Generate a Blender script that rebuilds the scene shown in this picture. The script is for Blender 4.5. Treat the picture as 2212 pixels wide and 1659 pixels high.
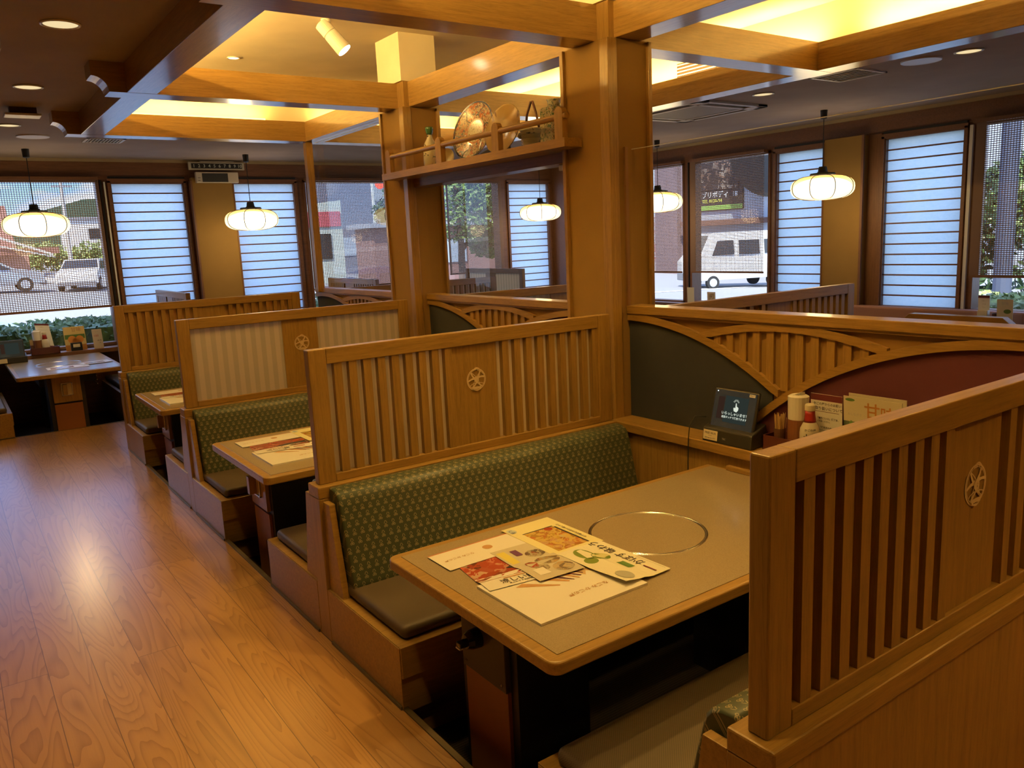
import bpy, bmesh, math, random
from math import sin, cos, pi, sqrt, radians
from mathutils import Vector, Matrix
SC = bpy.context.scene
for _o in list(bpy.data.objects): bpy.data.objects.remove(_o)
COL = SC.collection
# ------------------------------------------------------------------ camera, sky, sun, exposure
_yaw, _pit, _rol = 0.6105, 0.1792, -0.0467
_f = Vector((sin(_yaw)*cos(_pit), cos(_yaw)*cos(_pit), -sin(_pit)))
_r = Vector((cos(_yaw), -sin(_yaw), 0)); _u = _r.cross(_f)
_R = cos(_rol)*_r + sin(_rol)*_u; _U = -sin(_rol)*_r + cos(_rol)*_u
cd = bpy.data.cameras.new('camera'); cam = bpy.data.objects.new('camera', cd); COL.objects.link(cam)
cd.sensor_width = 36; cd.lens = 1729.9/2212*36; cd.clip_start = 0.02; cd.clip_end = 900
mw = Matrix((_R, _U, -_f)).transposed().to_4x4(); mw.translation = Vector((-1.1077, 0, 1.6)); cam.matrix_world = mw
SC.camera = cam
SC.view_settings.view_transform = 'Standard'; SC.view_settings.look = 'None'
SC.view_settings.exposure = 0.75; SC.view_settings.gamma = 1; SC.view_settings.use_curve_mapping = False
cy = SC.cycles
cy.use_denoising = True; cy.max_bounces = 7; cy.diffuse_bounces = 4; cy.glossy_bounces = 3
cy.transmission_bounces = 4; cy.transparent_max_bounces = 14; cy.sample_clamp_indirect = 4.0
cy.caustics_reflective = False; cy.caustics_refractive = False
cy.use_adaptive_sampling = True; cy.adaptive_threshold = 0.02
w = bpy.data.worlds.new('sky'); SC.world = w; w.use_nodes = True
nt = w.node_tree; nt.nodes.clear()
def _n(nt, t, **k):
    n = nt.nodes.new(t)
    for a, b in k.items(): setattr(n, a, b)
    return n
_tc = _n(nt, 'ShaderNodeTexCoord'); _sep = _n(nt, 'ShaderNodeSeparateXYZ'); nt.links.new(_tc.outputs['Generated'], _sep.inputs[0])
_gr = _n(nt, 'ShaderNodeValToRGB'); nt.links.new(_sep.outputs[2], _gr.inputs[0])
_gr.color_ramp.elements[0].position = 0.0; _gr.color_ramp.elements[0].color = (.44, .66, 1.0, 1)
_gr.color_ramp.elements[1].position = 0.35; _gr.color_ramp.elements[1].color = (.10, .26, .72, 1)
_e = _gr.color_ramp.elements.new(0.10); _e.color = (.17, .38, .86, 1)
_no = _n(nt, 'ShaderNodeTexNoise'); _no.inputs['Scale'].default_value = 3.2; _no.inputs['Detail'].default_value = 5; _no.inputs['Roughness'].default_value = .55
_mp = _n(nt, 'ShaderNodeMapping'); _mp.inputs['Scale'].default_value = (1, 1, 3.4); _mp.inputs['Location'].default_value = (.3, .1, .2)
nt.links.new(_tc.outputs['Generated'], _mp.inputs[0]); nt.links.new(_mp.outputs[0], _no.inputs['Vector'])
_cr = _n(nt, 'ShaderNodeValToRGB'); _cr.color_ramp.elements[0].position = .50; _cr.color_ramp.elements[1].position = .62
nt.links.new(_no.outputs[0], _cr.inputs[0])
_mx = _n(nt, 'ShaderNodeMix', data_type='RGBA'); _mx.inputs[7].default_value = (1.0, 1.04, 1.1, 1)
nt.links.new(_cr.outputs[0], _mx.inputs[0]); nt.links.new(_gr.outputs[0], _mx.inputs[6])
_bg = _n(nt, 'ShaderNodeBackground'); _bg.inputs[1].default_value = 1.85; nt.links.new(_mx.outputs[2], _bg.inputs[0])
_wo = _n(nt, 'ShaderNodeOutputWorld'); nt.links.new(_bg.outputs[0], _wo.inputs[0])
def lamp(name, typ, loc, energy, color, direction=(0, 0, -1), parent=None, **k):
    l = bpy.data.lights.new(name, typ); l.energy = energy; l.color = color
    for a, b in k.items(): setattr(l, a, b)
    o = bpy.data.objects.new(name, l); COL.objects.link(o)
    o.rotation_euler = Vector(direction).to_track_quat('-Z', 'Y').to_euler(); o.location = loc
    if parent is not None:
        o.parent = parent; o.location = Vector(loc) - parent.location
    return o
lamp('sun', 'SUN', (0, 0, 30), 6.0, (1, .95, .86), (.55, .45, -.95), angle=radians(.6))
WARM = (1.0, .61, .16)
# ------------------------------------------------------------------ materials
MATS = {}
def mat(name, color=(.5, .5, .5), rough=.5, metal=0, emis=None, estr=0, spec=.5, coat=0, fn=None, alpha=1):
    if name in MATS: return MATS[name]
    m = bpy.data.materials.new(name); m.use_nodes = True; t = m.node_tree
    b = t.nodes['Principled BSDF']
    b.inputs['Base Color'].default_value = (*color, 1); b.inputs['Roughness'].default_value = rough
    b.inputs['Metallic'].default_value = metal; b.inputs['Specular IOR Level'].default_value = spec
    b.inputs['Coat Weight'].default_value = coat; b.inputs['Coat Roughness'].default_value = .12
    if emis: b.inputs['Emission Color'].default_value = (*emis, 1); b.inputs['Emission Strength'].default_value = estr
    if fn: fn(t, b)
    MATS[name] = m
    return m
def ramp(t, fac, stops):
    r = _n(t, 'ShaderNodeValToRGB'); el = r.color_ramp.elements
    while len(el) < len(stops): el.new(.5)
    for e, (p, c) in zip(el, stops): e.position = p; e.color = (*c, 1)
    t.links.new(fac, r.inputs[0]); return r.outputs[0]
def mathn(t, op, a, b=None, c=None):
    n = _n(t, 'ShaderNodeMath', operation=op)
    for i, v in enumerate((a, b, c)):
        if v is None: continue
        if isinstance(v, (int, float)): n.inputs[i].default_value = v
        else: t.links.new(v, n.inputs[i])
    return n.outputs[0]
def coords(t, kind='Object', scale=(1, 1, 1), rnd=True):
    tc = _n(t, 'ShaderNodeTexCoord'); mp = _n(t, 'ShaderNodeMapping'); mp.inputs['Scale'].default_value = scale
    src = tc.outputs[kind]
    if rnd:
        oi = _n(t, 'ShaderNodeObjectInfo'); ad = _n(t, 'ShaderNodeVectorMath', operation='ADD')
        mu = mathn(t, 'MULTIPLY', oi.outputs['Random'], 7.3); cb = _n(t, 'ShaderNodeCombineXYZ')
        for i in range(3): t.links.new(mu, cb.inputs[i])
        t.links.new(src, ad.inputs[0]); t.links.new(cb.outputs[0], ad.inputs[1]); src = ad.outputs[0]
    t.links.new(src, mp.inputs[0]); return mp.outputs[0]
def noise(t, vec, scale, detail=3, rough=.5, dist=0):
    n = _n(t, 'ShaderNodeTexNoise'); n.inputs['Scale'].default_value = scale; n.inputs['Detail'].default_value = detail
    n.inputs['Roughness'].default_value = rough; n.inputs['Distortion'].default_value = dist
    t.links.new(vec, n.inputs['Vector']); return n.outputs[0]
def bump(t, b, h, strength=.1, dist=.002):
    n = _n(t, 'ShaderNodeBump'); n.inputs['Strength'].default_value = strength; n.inputs['Distance'].default_value = dist
    t.links.new(h, n.inputs['Height']); t.links.new(n.outputs[0], b.inputs['Normal'])
def sc3(c, k): return tuple(min(1, x*k) for x in c)
def wood(name, c, axis='x', rough=.38, coat=.25, contrast=.22, fine=1.0):
    def fn(t, b):
        s = {'x': (.9, 16, 16), 'y': (16, .9, 16), 'z': (16, 16, .9)}[axis]
        v = coords(t, 'Object', s)
        a = noise(t, v, 5*fine, 4, .6, .3)
        s2 = tuple(q*5 for q in s); v2 = coords(t, 'Object', s2)
        f = noise(t, v2, 6*fine, 2, .5)
        mix = mathn(t, 'ADD', mathn(t, 'MULTIPLY', a, .65), mathn(t, 'MULTIPLY', f, .35))
        col = ramp(t, mix, [(.32, sc3(c, 1-contrast*1.4)), (.5, c), (.68, sc3(c, 1+contrast))])
        t.links.new(col, b.inputs['Base Color']); bump(t, b, f, .12, .0006)
    return mat(name + '_' + axis, c, rough, coat=coat, fn=fn)
WC = (.340, .198, .050)
def WOOD(ax): return wood('oak_veneer', WC, ax)
def BEAMW(ax): return wood('beam_veneer', sc3(WC, 1.1), ax, rough=.34, coat=.7)
DKC = (.19, .085, .04)
def DARKW(ax): return wood('brown_wood', DKC, ax, rough=.45, coat=.1)
def plaster(name, c, bumpy=.25, scale=260):
    def fn(t, b):
        v = coords(t, 'Object', (1, 1, 1), False); f = noise(t, v, scale, 2); g = noise(t, v, 3, 3)
        col = ramp(t, g, [(.3, sc3(c, .93)), (.7, sc3(c, 1.05))]); t.links.new(col, b.inputs['Base Color']); bump(t, b, f, bumpy, .0015)
    return mat(name, c, .85, spec=.2, fn=fn)
PLAS = plaster('ochre_plaster', (.31, .185, .055)); LOWC = plaster('grey_brown_ceiling_paper', (.36, .30, .27), .15); RAISE = plaster('cream_ceiling_paper', (.80, .70, .52), .2)
CARPET = plaster('dark_ribbed_carpet', (.016, .013, .011), .1)
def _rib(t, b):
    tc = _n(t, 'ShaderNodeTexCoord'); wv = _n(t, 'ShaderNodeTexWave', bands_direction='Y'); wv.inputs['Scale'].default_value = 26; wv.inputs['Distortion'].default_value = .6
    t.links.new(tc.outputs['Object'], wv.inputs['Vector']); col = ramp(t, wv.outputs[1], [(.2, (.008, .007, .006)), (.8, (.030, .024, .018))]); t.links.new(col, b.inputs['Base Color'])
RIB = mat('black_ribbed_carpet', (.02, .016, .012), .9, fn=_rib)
def _floor(t, b):
    tc = _n(t, 'ShaderNodeTexCoord'); sp = _n(t, 'ShaderNodeSeparateXYZ'); t.links.new(tc.outputs['Object'], sp.inputs[0])
    px = mathn(t, 'DIVIDE', mathn(t, 'ADD', sp.outputs[0], .1555*400-.005), .1555)
    ix = mathn(t, 'FLOOR', px); fx_ = mathn(t, 'FRACT', px)
    wn = _n(t, 'ShaderNodeTexWhiteNoise', noise_dimensions='1D'); t.links.new(ix, wn.inputs['W'])
    py = mathn(t, 'DIVIDE', mathn(t, 'ADD', sp.outputs[1], mathn(t, 'ADD', mathn(t, 'MULTIPLY', wn.outputs['Value'], 3.6), 72)), 3.64)
    iy = mathn(t, 'FLOOR', py); fy_ = mathn(t, 'FRACT', py)
    wn2 = _n(t, 'ShaderNodeTexWhiteNoise', noise_dimensions='2D'); cb = _n(t, 'ShaderNodeCombineXYZ'); t.links.new(ix, cb.inputs[0]); t.links.new(iy, cb.inputs[1]); t.links.new(cb.outputs[0], wn2.inputs['Vector'])
    rv = wn2.outputs['Value']
    cc = _n(t, 'ShaderNodeCombineXYZ'); t.links.new(mathn(t, 'MULTIPLY', sp.outputs[0], 5.0), cc.inputs[0]); t.links.new(mathn(t, 'MULTIPLY', sp.outputs[1], .5), cc.inputs[1]); t.links.new(mathn(t, 'MULTIPLY', rv, 40), cc.inputs[2])
    n1 = noise(t, cc.outputs[0], 1.0, 2.5, .45, .5)
    ringv = mathn(t, 'FRACT', mathn(t, 'MULTIPLY', n1, 26))
    ring = mathn(t, 'POWER', ringv, 3)
    c2 = _n(t, 'ShaderNodeCombineXYZ'); t.links.new(mathn(t, 'MULTIPLY', sp.outputs[0], 160), c2.inputs[0]); t.links.new(mathn(t, 'MULTIPLY', sp.outputs[1], 5), c2.inputs[1]); t.links.new(rv, c2.inputs[2])
    n2 = noise(t, c2.outputs[0], 1.0, 2)
    base = ramp(t, mathn(t, 'ADD', mathn(t, 'MULTIPLY', rv, .5), mathn(t, 'MULTIPLY', n2, .5)), [(.1, (.45, .235, .075)), (.5, (.50, .265, .088)), (.9, (.56, .305, .105))])
    m1 = _n(t, 'ShaderNodeMix', data_type='RGBA', blend_type='MULTIPLY'); m1.inputs[7].default_value = (.55, .44, .36, 1)
    t.links.new(mathn(t, 'MULTIPLY', ring, .62), m1.inputs[0]); t.links.new(base, m1.inputs[6])
    e = mathn(t, 'MINIMUM', mathn(t, 'MINIMUM', fx_, mathn(t, 'SUBTRACT', 1, fx_)), mathn(t, 'MULTIPLY', mathn(t, 'MINIMUM', fy_, mathn(t, 'SUBTRACT', 1, fy_)), 23.4))
    seam = mathn(t, 'LESS_THAN', e, .0095)
    m2 = _n(t, 'ShaderNodeMix', data_type='RGBA'); m2.inputs[7].default_value = (.12, .05, .02, 1); t.links.new(mathn(t, 'MULTIPLY', seam, .8), m2.inputs[0]); t.links.new(m1.outputs[2], m2.inputs[6])
    t.links.new(m2.outputs[2], b.inputs['Base Color'])
    bump(t, b, mathn(t, 'SUBTRACT', mathn(t, 'MULTIPLY', n2, .25), mathn(t, 'ADD', mathn(t, 'MULTIPLY', ring, .12), seam)), .12, .0012)
FLOORM = mat('varnished_floor_boards', (.5, .23, .08), .30, spec=.55, coat=.65, fn=_floor); FLOORM.node_tree.nodes['Principled BSDF'].inputs['Coat Roughness'].default_value = .21
def _green(t, b):
    uv = _n(t, 'ShaderNodeTexCoord'); sp = _n(t, 'ShaderNodeSeparateXYZ'); t.links.new(uv.outputs['UV'], sp.inputs[0])
    P = .034
    v = mathn(t, 'DIVIDE', sp.outputs[1], P); iv = mathn(t, 'FLOOR', v)
    u = mathn(t, 'ADD', mathn(t, 'DIVIDE', sp.outputs[0], P), mathn(t, 'MULTIPLY', mathn(t, 'MODULO', iv, 2), .5))
    fu = mathn(t, 'SUBTRACT', mathn(t, 'FRACT', u), .5); fv = mathn(t, 'SUBTRACT', mathn(t, 'FRACT', v), .5)
    au = mathn(t, 'ABSOLUTE', fu)
    def dist(cx, cy_, x=None):
        dx = mathn(t, 'SUBTRACT', x or fu, cx); dy = mathn(t, 'SUBTRACT', fv, cy_)
        return mathn(t, 'SQRT', mathn(t, 'ADD', mathn(t, 'MULTIPLY', dx, dx), mathn(t, 'MULTIPLY', dy, dy)))
    leafs = mathn(t, 'LESS_THAN', mathn(t, 'ABSOLUTE', mathn(t, 'SUBTRACT', mathn(t, 'ADD', au, mathn(t, 'MULTIPLY', fv, .45)), .235)), .042)
    leafs = mathn(t, 'MULTIPLY', leafs, mathn(t, 'MULTIPLY', mathn(t, 'GREATER_THAN', fv, .10), mathn(t, 'LESS_THAN', fv, .42)))
    r1 = mathn(t, 'LESS_THAN', mathn(t, 'ABSOLUTE', mathn(t, 'SUBTRACT', dist(.13, -.22, au), .095)), .035)
    r2 = mathn(t, 'LESS_THAN', mathn(t, 'ABSOLUTE', mathn(t, 'SUBTRACT', dist(0, -.03), .09)), .032)
    m = mathn(t, 'MAXIMUM', leafs, mathn(t, 'MAXIMUM', r1, r2))
    mx = _n(t, 'ShaderNodeMix', data_type='RGBA'); mx.inputs[6].default_value = (.064, .080, .048, 1); mx.inputs[7].default_value = (.38, .31, .17, 1)
    t.links.new(mathn(t, 'MULTIPLY', m, .8), mx.inputs[0]); t.links.new(mx.outputs[2], b.inputs['Base Color'])
GREEN = mat('green_vinyl_with_flower_print', (.1, .15, .08), .42, spec=.35, fn=_green)
def leather(name, c):
    def fn(t, b):
        v = coords(t, 'Object', (1, 1, 1), False); f = noise(t, v, 500, 2); bump(t, b, f, .25, .001)
    return mat(name, c, .48, spec=.35, fn=fn)
SEAT = leather('taupe_vinyl', (.098, .072, .048))
def _weave(t, b):
    tc = _n(t, 'ShaderNodeTexCoord'); ck = _n(t, 'ShaderNodeTexChecker'); ck.inputs['Scale'].default_value = 260; t.links.new(tc.outputs['Object'], ck.inputs['Vector'])
    ck.inputs['Color1'].default_value = (.15, .115, .072, 1); ck.inputs['Color2'].default_value = (.10, .078, .048, 1); t.links.new(ck.outputs[0], b.inputs['Base Color'])
WEAVE = mat('khaki_woven_seat', (.16, .12, .08), .7, fn=_weave)
def _lam(t, b):
    v = coords(t, 'Object', (1, 1, 1), False); f = noise(t, v, 420, 2, .7); g = noise(t, v, 1500, 1)
    col = ramp(t, mathn(t, 'ADD', mathn(t, 'MULTIPLY', f, .6), mathn(t, 'MULTIPLY', g, .4)), [(.36, (.235, .18, .112)), (.5, (.335, .262, .165)), (.62, (.41, .325, .21))]); t.links.new(col, b.inputs['Base Color'])
LAM = mat('speckled_beige_laminate', (.4, .32, .23), .28, spec=.5, coat=.5, fn=_lam)
def _cloth(t, b):
    tc = _n(t, 'ShaderNodeTexCoord'); sp = _n(t, 'ShaderNodeSeparateXYZ'); t.links.new(tc.outputs['UV'], sp.inputs[0])
    s = mathn(t, 'SINE', mathn(t, 'MULTIPLY', sp.outputs[0], 2*pi/.062)); v = coords(t, 'Object', (1, 1, .05)); g = noise(t, v, 200, 2)
    col = ramp(t, mathn(t, 'ADD', mathn(t, 'MULTIPLY', s, .5), mathn(t, 'ADD', .4, mathn(t, 'MULTIPLY', g, .2))), [(.38, (.52, .44, .29)), (.62, (.64, .53, .36))]); t.links.new(col, b.inputs['Base Color'])
def _clothx(t, b):
    _cloth(t, b); out = [n for n in t.nodes if n.type == 'OUTPUT_MATERIAL'][0]; tl = _n(t, 'ShaderNodeBsdfTranslucent'); mx = _n(t, 'ShaderNodeMixShader'); mx.inputs[0].default_value = .45
    t.links.new(b.inputs['Base Color'].links[0].from_socket, tl.inputs[0]); t.links.new(b.outputs[0], mx.inputs[1]); t.links.new(tl.outputs[0], mx.inputs[2]); t.links.new(mx.outputs[0], out.inputs[0])
CLOTH = mat('striped_paper_cloth', (.6, .5, .34), .8, fn=_clothx)
GLINE = mat('cream_inlay', (.80, .62, .36), .5)
BLACKP = plaster('charcoal_board', (.031, .032, .038), .15); MARO = plaster('maroon_board', (.095, .027, .036), .1)
BLK = mat('matt_black', (.012, .012, .012), .45); BLKG = mat('gloss_black', (.01, .01, .011), .12)
DGREY = mat('dark_bronze_plate', (.055, .043, .032), .5); CHROME = mat('brushed_steel', (.62, .60, .56), .22, metal=1)
OLIVE = mat('olive_metal_edge', (.17, .13, .075), .4, metal=.4); WHITE = mat('white_plastic', (.75, .73, .68), .4)
PAPER = mat('white_paper', (.82, .80, .74), .55); INK = mat('black_ink', (.03, .025, .03), .6); GREYP = mat('pale_grey_print', (.55, .52, .46), .6)
def flat(name, c, r=.55, **k): return mat(name, c, r, **k)
def thin_glass(name, tint=(1, 1, 1), refl=1.0, ior=1.45):
    m = bpy.data.materials.new(name); m.use_nodes = True; t = m.node_tree; t.nodes.clear()
    tr = _n(t, 'ShaderNodeBsdfTransparent'); tr.inputs[0].default_value = (*tint, 1); gl = _n(t, 'ShaderNodeBsdfGlossy'); gl.inputs['Roughness'].default_value = .0
    lw = _n(t, 'ShaderNodeLayerWeight'); lw.inputs[0].default_value = .5; fr = _n(t, 'ShaderNodeMath', operation='MULTIPLY_ADD'); t.links.new(mathn(t, 'POWER', lw.outputs['Facing'], 5), fr.inputs[0]); fr.inputs[1].default_value = .9; fr.inputs[2].default_value = .04; mx = _n(t, 'ShaderNodeMixShader'); o = _n(t, 'ShaderNodeOutputMaterial')
    t.links.new(mathn(t, 'MULTIPLY', fr.outputs[0], refl), mx.inputs[0]); t.links.new(tr.outputs[0], mx.inputs[1]); t.links.new(gl.outputs[0], mx.inputs[2]); t.links.new(mx.outputs[0], o.inputs[0]); MATS[name] = m; return m
GLASS = thin_glass('window_glass', (.97, .99, .98), .9); ACRYL = thin_glass('clear_acrylic', (.975, .98, .975), 1.3)
def _blind():
    m = bpy.data.materials.new('brown_woven_blind'); m.use_nodes = True; t = m.node_tree; b = t.nodes['Principled BSDF']
    b.inputs['Base Color'].default_value = (.22, .14, .10, 1); b.inputs['Roughness'].default_value = .7
    uv = _n(t, 'ShaderNodeTexCoord'); sp = _n(t, 'ShaderNodeSeparateXYZ'); t.links.new(uv.outputs['UV'], sp.inputs[0])
    hx = mathn(t, 'GREATER_THAN', mathn(t, 'FRACT', mathn(t, 'DIVIDE', sp.outputs[0], .0240)), .25)
    hz = mathn(t, 'GREATER_THAN', mathn(t, 'FRACT', mathn(t, 'DIVIDE', sp.outputs[1], .0190)), .37)
    edge = mathn(t, 'GREATER_THAN', sp.outputs[0], .035)
    hole = mathn(t, 'MULTIPLY', mathn(t, 'MULTIPLY', hx, hz), edge)
    t.links.new(mathn(t, 'SUBTRACT', 1, hole), b.inputs['Alpha']); MATS['blind'] = m; return m
BLIND = _blind()
def _shoji():
    m = bpy.data.materials.new('frosted_paper_pane'); m.use_nodes = True; t = m.node_tree; t.nodes.clear()
    a = _n(t, 'ShaderNodeBsdfTranslucent'); d = _n(t, 'ShaderNodeBsdfDiffuse'); mx = _n(t, 'ShaderNodeMixShader'); o = _n(t, 'ShaderNodeOutputMaterial')
    v = coords(t, 'Object', (1, 1, 3)); g = noise(t, v, 18, 6, .7, 1.5); col = ramp(t, g, [(.3, (.78, .90, .94)), (.6, (.90, .97, .99))])
    t.links.new(col, a.inputs[0]); d.inputs[0].default_value = (.7, .72, .70, 1); mx.inputs[0].default_value = .05
    t.links.new(a.outputs[0], mx.inputs[1]); t.links.new(d.outputs[0], mx.inputs[2]); t.links.new(mx.outputs[0], o.inputs[0]); return m
SHOJI = _shoji()
def emit(name, c, s):
    if name in MATS: return MATS[name]
    m = bpy.data.materials.new(name); m.use_nodes = True; t = m.node_tree; t.nodes.clear()
    e = _n(t, 'ShaderNodeEmission'); e.inputs[0].default_value = (*c, 1); e.inputs[1].default_value = s; o = _n(t, 'ShaderNodeOutputMaterial'); t.links.new(e.outputs[0], o.inputs[0]); MATS[name] = m; return m
# ------------------------------------------------------------------ geometry helpers
_TX = {}
def text_geo(s, bold=0):
    if (s, bold) not in _TX:
        c = bpy.data.curves.new('t', 'FONT'); c.body = s; c.offset = bold; c.resolution_u = 2; c.align_x = 'CENTER'; c.align_y = 'CENTER'
        o = bpy.data.objects.new('t', c); COL.objects.link(o)
        m = o.evaluated_get(bpy.context.evaluated_depsgraph_get()).to_mesh()
        _TX[(s, bold)] = ([v.co.to_2d() for v in m.vertices], [tuple(p.vertices) for p in m.polygons])
        bpy.data.objects.remove(o); bpy.data.curves.remove(c)
    return _TX[(s, bold)]
class G:
    def __init__(s, T=None): s.v = []; s.f = []; s.m = []; s.T = T; s.k = 0; s.uv = {}; s.sm = []; s.smooth = False
    def add(s, vs, fs):
        n = len(s.v)
        s.v += [Vector(s.T(*p)) if s.T else Vector(p) for p in vs]
        for f in fs: s.f.append(tuple(n+i for i in f)); s.m.append(s.k); s.sm.append(s.smooth)
        return s
    def mat(s, k): s.k = k; return s
    def box(s, x0, x1, y0, y1, z0, z1):
        return s.add([(x, y, z) for z in (z0, z1) for y in (y0, y1) for x in (x0, x1)], [(0, 2, 3, 1), (4, 5, 7, 6), (0, 1, 5, 4), (2, 6, 7, 3), (0, 4, 6, 2), (1, 3, 7, 5)])
    def prism(s, poly, axis, a, b):
        def P(u, v, w): return {'x': (w, u, v), 'y': (u, w, v), 'z': (u, v, w)}[axis]
        n = len(poly); return s.add([P(u, v, a) for u, v in poly] + [P(u, v, b) for u, v in poly], [tuple(range(n))[::-1], tuple(range(n, 2*n))] + [(i, (i+1) % n, n+(i+1) % n, n+i) for i in range(n)])
    def strip(s, lo, hi, axis, a, b):
        """solid between two polylines with the same first coordinate"""
        for i in range(len(lo)-1): s.prism([lo[i], lo[i+1], hi[i+1], hi[i]], axis, a, b)
        return s
    def tube(s, pts, r, n=8, cap=True):
        pts = [Vector(p) for p in pts]; rr = r if isinstance(r, (list, tuple)) else [r]*len(pts); vs = []; fs = []; up = None
        for i, p in enumerate(pts):
            d = (pts[min(i+1, len(pts)-1)] - pts[max(i-1, 0)]).normalized()
            if up is None: up = d.orthogonal().normalized()
            up = (up - d*up.dot(d)).normalized(); q = d.cross(up)
            vs += [tuple(p + rr[i]*(cos(2*pi*k/n)*up + sin(2*pi*k/n)*q)) for k in range(n)]
        for i in range(len(pts)-1): fs += [(i*n+k, i*n+(k+1) % n, (i+1)*n+(k+1) % n, (i+1)*n+k) for k in range(n)]
        if cap: fs += [tuple(range(n))[::-1], tuple(range((len(pts)-1)*n, len(pts)*n))]
        return s.add(vs, fs)
    def lathe(s, prof, c=(0, 0, 0), n=24, ax='z', cap=True):
        def P(r, h, a):
            x, y = r*cos(a), r*sin(a)
            q = {'z': (x, y, h), 'x': (h, x, y), 'y': (x, h, y)}[ax]; return (c[0]+q[0], c[1]+q[1], c[2]+q[2])
        vs = [P(r, h, 2*pi*k/n) for r, h in prof for k in range(n)]; fs = []
        for i in range(len(prof)-1): fs += [(i*n+k, i*n+(k+1) % n, (i+1)*n+(k+1) % n, (i+1)*n+k) for k in range(n)]
        if cap and prof[0][0] > 1e-6: fs.append(tuple(range(n)))
        if cap and prof[-1][0] > 1e-6: fs.append(tuple(range((len(prof)-1)*n, len(prof)*n)))
        return s.add(vs, fs)
    def ball(s, c, r, n=12, m=8):
        rx, ry, rz = r if isinstance(r, tuple) else (r, r, r)
        return s.add([(c[0]+rx*sin(pi*(j+.02)/(m+.04))*cos(2*pi*i/n), c[1]+ry*sin(pi*(j+.02)/(m+.04))*sin(2*pi*i/n), c[2]+rz*cos(pi*(j+.02)/(m+.04))) for j in range(m+1) for i in range(n)],
                     [(j*n+i, j*n+(i+1) % n, (j+1)*n+(i+1) % n, (j+1)*n+i) for j in range(m) for i in range(n)])
    def poly(s, pts): return s.add(pts, [tuple(range(len(pts)))])
    def text(s, body, o, u, v, size, bold=.012):
        o, u, v = Vector(o), Vector(u).normalized(), Vector(v).normalized(); vs, fs = text_geo(body, bold)
        return s.add([tuple(o + size*(p.x*u + p.y*v)) for p in vs], fs)
    def rect(s, o, u, v, w, h):
        o, u, v = Vector(o), Vector(u).normalized(), Vector(v).normalized()
        return s.poly([tuple(o + a*w/2*u + b*h/2*v) for a, b in ((-1, -1), (1, -1), (1, 1), (-1, 1))])
    def disc(s, o, u, v, r, r2=None, n=20):
        o, u, v = Vector(o), Vector(u).normalized(), Vector(v).normalized(); r2 = r2 or r
        return s.poly([tuple(o + r*cos(2*pi*k/n)*u + r2*sin(2*pi*k/n)*v) for k in range(n)])
    def ribbon(s, pts, w):
        """flat band along 2-D points given as world points in one plane (normal from neighbours)"""
        P = [Vector(p) for p in pts]; nrm = None
        for i in range(len(P)-2):
            c = (P[i+1]-P[i]).cross(P[i+2]-P[i+1])
            if c.length > 1e-9: nrm = c.normalized(); break
        nrm = nrm or s.nrm; vs = []
        for i, p in enumerate(P):
            d = (P[min(i+1, len(P)-1)] - P[max(i-1, 0)]).normalized(); q = d.cross(s.nrm).normalized()*w/2
            vs += [tuple(p-q), tuple(p+q)]
        return s.add(vs, [(2*i, 2*i+1, 2*i+3, 2*i+2) for i in range(len(P)-1)])
def obj(name, g, m, parent=None, bevel=0, seg=2, smooth=False, origin=None, recalc=True):
    me = bpy.data.meshes.new(name)
    if parent is not None: org = worldloc(parent)
    elif origin is not None: org = Vector(origin)
    else:
        lo = [min(p[i] for p in g.v) for i in range(3)]; hi = [max(p[i] for p in g.v) for i in range(3)]
        org = Vector(((lo[0]+hi[0])/2, (lo[1]+hi[1])/2, lo[2]))
    me.from_pydata([tuple(p-org) for p in g.v], [], g.f)
    ms = m if isinstance(m, (list, tuple)) else [m]
    for q in ms: me.materials.append(q)
    if len(ms) > 1: me.polygons.foreach_set('material_index', g.m)
    if recalc:
        bm = bmesh.new(); bm.from_mesh(me); bmesh.ops.recalc_face_normals(bm, faces=bm.faces); bm.to_mesh(me); bm.free()
    if smooth: me.polygons.foreach_set('use_smooth', [True]*len(me.polygons))
    elif any(g.sm): me.polygons.foreach_set('use_smooth', g.sm)
    o = bpy.data.objects.new(name, me); COL.objects.link(o)
    if parent is not None: o.parent = parent
    else: o.location = org
    if bevel:
        b = o.modifiers.new('edge', 'BEVEL'); b.width = bevel; b.segments = seg; b.limit_method = 'ANGLE'; b.angle_limit = radians(40)
    return o
def worldloc(o):
    p = Vector(o.location)
    while o.parent is not None: o = o.parent; p += Vector(o.location)
    return p
def tag(o, label=None, cat=None, group=None, kind=None):
    if label: o['label'] = label
    if cat: o['category'] = cat
    if group: o['group'] = group
    if kind: o['kind'] = kind
    return o
def thing(name, label, cat, loc=(0, 0, 0), group=None):
    o = bpy.data.objects.new(name, None); COL.objects.link(o); o.location = loc; o.empty_display_size = .1
    return tag(o, label, cat, group)
def struct(name, g, m, parent=None, **k):
    o = obj(name, g, m, parent, **k)
    if parent is None: o['kind'] = 'structure'
    return o
def sroot(name, loc=(0, 0, 0)):
    o = bpy.data.objects.new(name, None); COL.objects.link(o); o.location = loc; o['kind'] = 'structure'; return o
def dup(o, parent=None, delta=None, label=None, group=None):
    c = o.copy(); COL.objects.link(c)
    if parent is not None: c.parent = parent
    if delta is not None: c.location = Vector(o.location) + Vector(delta)
    if label: c['label'] = label
    if group: c['group'] = group
    for ch in list(o.children): dup(ch, c)
    return c
def box(name, b, m, parent=None, **k): return obj(name, G().box(*b), m, parent, **k)
def setuv(o, fn):
    me = o.data; uv = me.uv_layers.new(name='UVMap').data; vs = me.vertices
    for p in me.polygons:
        for li, vi in zip(p.loop_indices, p.vertices): uv[li].uv = fn(vs[vi].co)
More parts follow.
